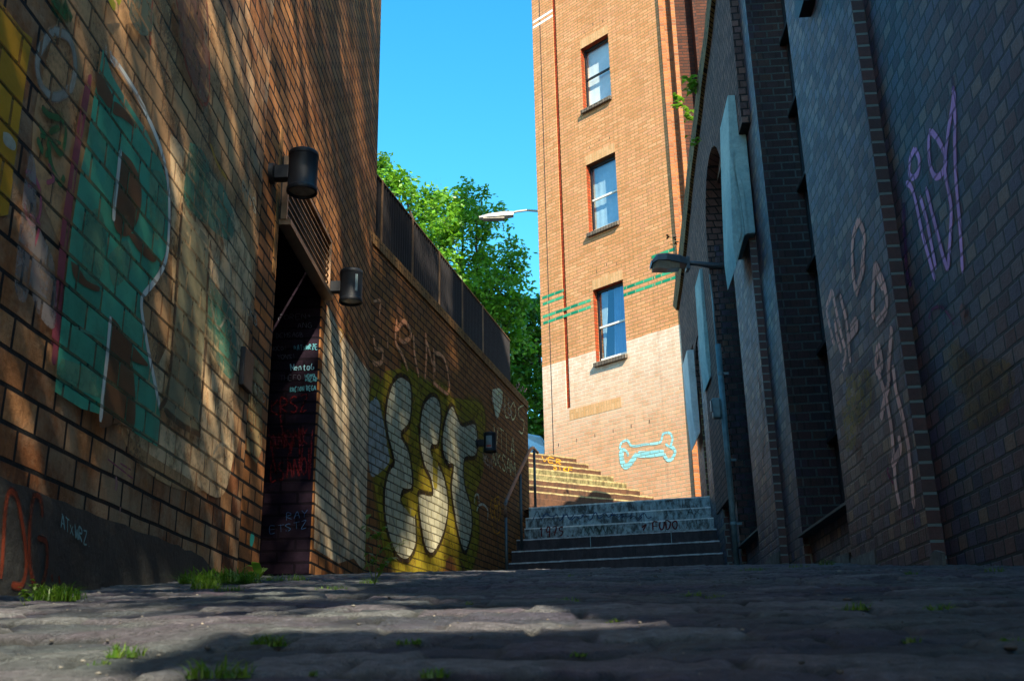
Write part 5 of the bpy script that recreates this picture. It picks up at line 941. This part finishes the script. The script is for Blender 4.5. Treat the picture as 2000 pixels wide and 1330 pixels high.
r = np.random.default_rng(5); n_ = 1500; gy = .75+r.random(n_)**1.8*9; gx = r.uniform(-1.3, 2.2, n_)*np.clip(gy/2.4, .35, 1); gs = r.lognormal(-6.6, .45, n_)*np.clip(gy/1.6, .6, 2.2); vs = []; fs = []
for i in range(n_):
    z = gtop(gx[i], gy[i]); k = gs[i]; b0 = len(vs); a = r.uniform(0, 6.28); ca, sa = cos(a), sin(a)
    for (x_, y_, z_) in ((-1, -.6, 0), (1, -.5, 0), (.8, .7, 0), (-.7, .6, 0), (-.5, -.3, .7), (.5, -.2, .8), (.4, .35, .6), (-.35, .3, .75)): vs.append((gx[i]+k*(x_*ca-y_*sa), gy[i]+k*(x_*sa+y_*ca), z+k*z_-k*.1))
    fs += [[b0+q for q in f] for f in ((4, 5, 6, 7), (0, 1, 5, 4), (1, 2, 6, 5), (2, 3, 7, 6), (3, 0, 4, 7))]
N = NT('grit'); gi = N.n('ShaderNodeNewGeometry'); gm = N.end(N.bsdf(N.ramp(gi.outputs['Random Per Island'], [(0, (.03, .028, .025)), (.6, (.11, .10, .09)), (.96, (.2, .18, .15)), (1, (.42, .4, .35))]), .85))
tag(npmesh('grit', np.array(vs), np.array(fs), gm), 'grit and crumbs scattered over the paving', 'grit', kind='stuff')

# ------------------------------------------------------------------ parked car above the stairs
car = empty('parked_car', 'pale blue parked car glimpsed between mural wall and tower', 'car', loc=(-1.35, 25.6, ztop)); car.rotation_euler = (0, 0, radians(8))
M_CAR = plain('car_paint_pale_blue', (.28, .48, .6), .25, .1, var=.05, Coat_Weight=.8, Coat_Roughness=.03); M_TY = plain('tyre_rubber', (.02, .02, .02), .8); M_RIM = plain('alloy_rim', (.5, .5, .52), .3, .8); M_HL = plain('headlight_glass', (.9, .9, .88), .05, .2)
prof = [(-2.05, .32), (-2.1, .62), (-1.95, .82), (-1.1, .95), (-.45, 1.40), (.55, 1.45), (1.35, 1.12), (1.95, .98), (2.1, .7), (2.05, .32)]
def carbody(hw, pr, z=0):
    vs = []; n_ = len(pr)
    for s_ in (-1, -.9, .9, 1):
        for (x_, z_) in pr: k = .82 if z_ > 1.0 else 1.; vs.append((x_*(.985 if abs(s_) == 1 else 1), s_*hw*k, z_+z))
    fs = [tuple(range(n_)), tuple(range(4*n_-1, 3*n_-1, -1))]
    for j in range(3):
        for i in range(n_): fs.append((j*n_+i, (j+1)*n_+i, (j+1)*n_+(i+1) % n_, j*n_+(i+1) % n_))
    return vs, fs
vs, fs = carbody(.85, prof); bevel(MB().add(vs, fs).build('body', M_CAR, car), .05, 3)
gv = [(-1.02, .98), (-.47, 1.37), (.52, 1.41), (1.25, 1.12), (1.2, 1.0)]
for s_ in (-1, 1): m_ = MB(); m_.prism(gv, s_*.70, s_*.80); m_.build('side_window', M_GLB, car)
m_ = MB(); m_.add([(-1.08, -.62, .985), (-1.08, .62, .985), (-.50, .56, 1.40), (-.50, -.56, 1.40)], [(0, 1, 2, 3)]); m_.build('windscreen', M_GLB, car)
for sx in (-1.3, 1.3):
    for sy in (-1, 1):
        m_ = MB(); m_.tube([(sx, sy*.68, .32), (sx, sy*.88, .32)], .32, 24); w_ = m_.build('wheel', M_TY, car, smooth=False); m_ = MB(); m_.tube([(sx, sy*.87, .32), (sx, sy*.895, .32)], .2, 16); m_.build('rim', M_RIM, w_)
for sy in (-1, 1):
    bm = bmesh.new(); bmesh.ops.create_uvsphere(bm, u_segments=16, v_segments=10, radius=.13); me = bpy.data.meshes.new('headlight'); bm.to_mesh(me); bm.free(); me.materials.append(M_HL); o = bpy.data.objects.new('headlight', me); COL.objects.link(o); o.parent = car; o.location = (2.02, sy*.6, .72); o.scale = (.6, 1, .8)
# tidy: category only on top-level things
for o in bpy.data.objects:
    if o.parent and 'category' in o: del o['category']
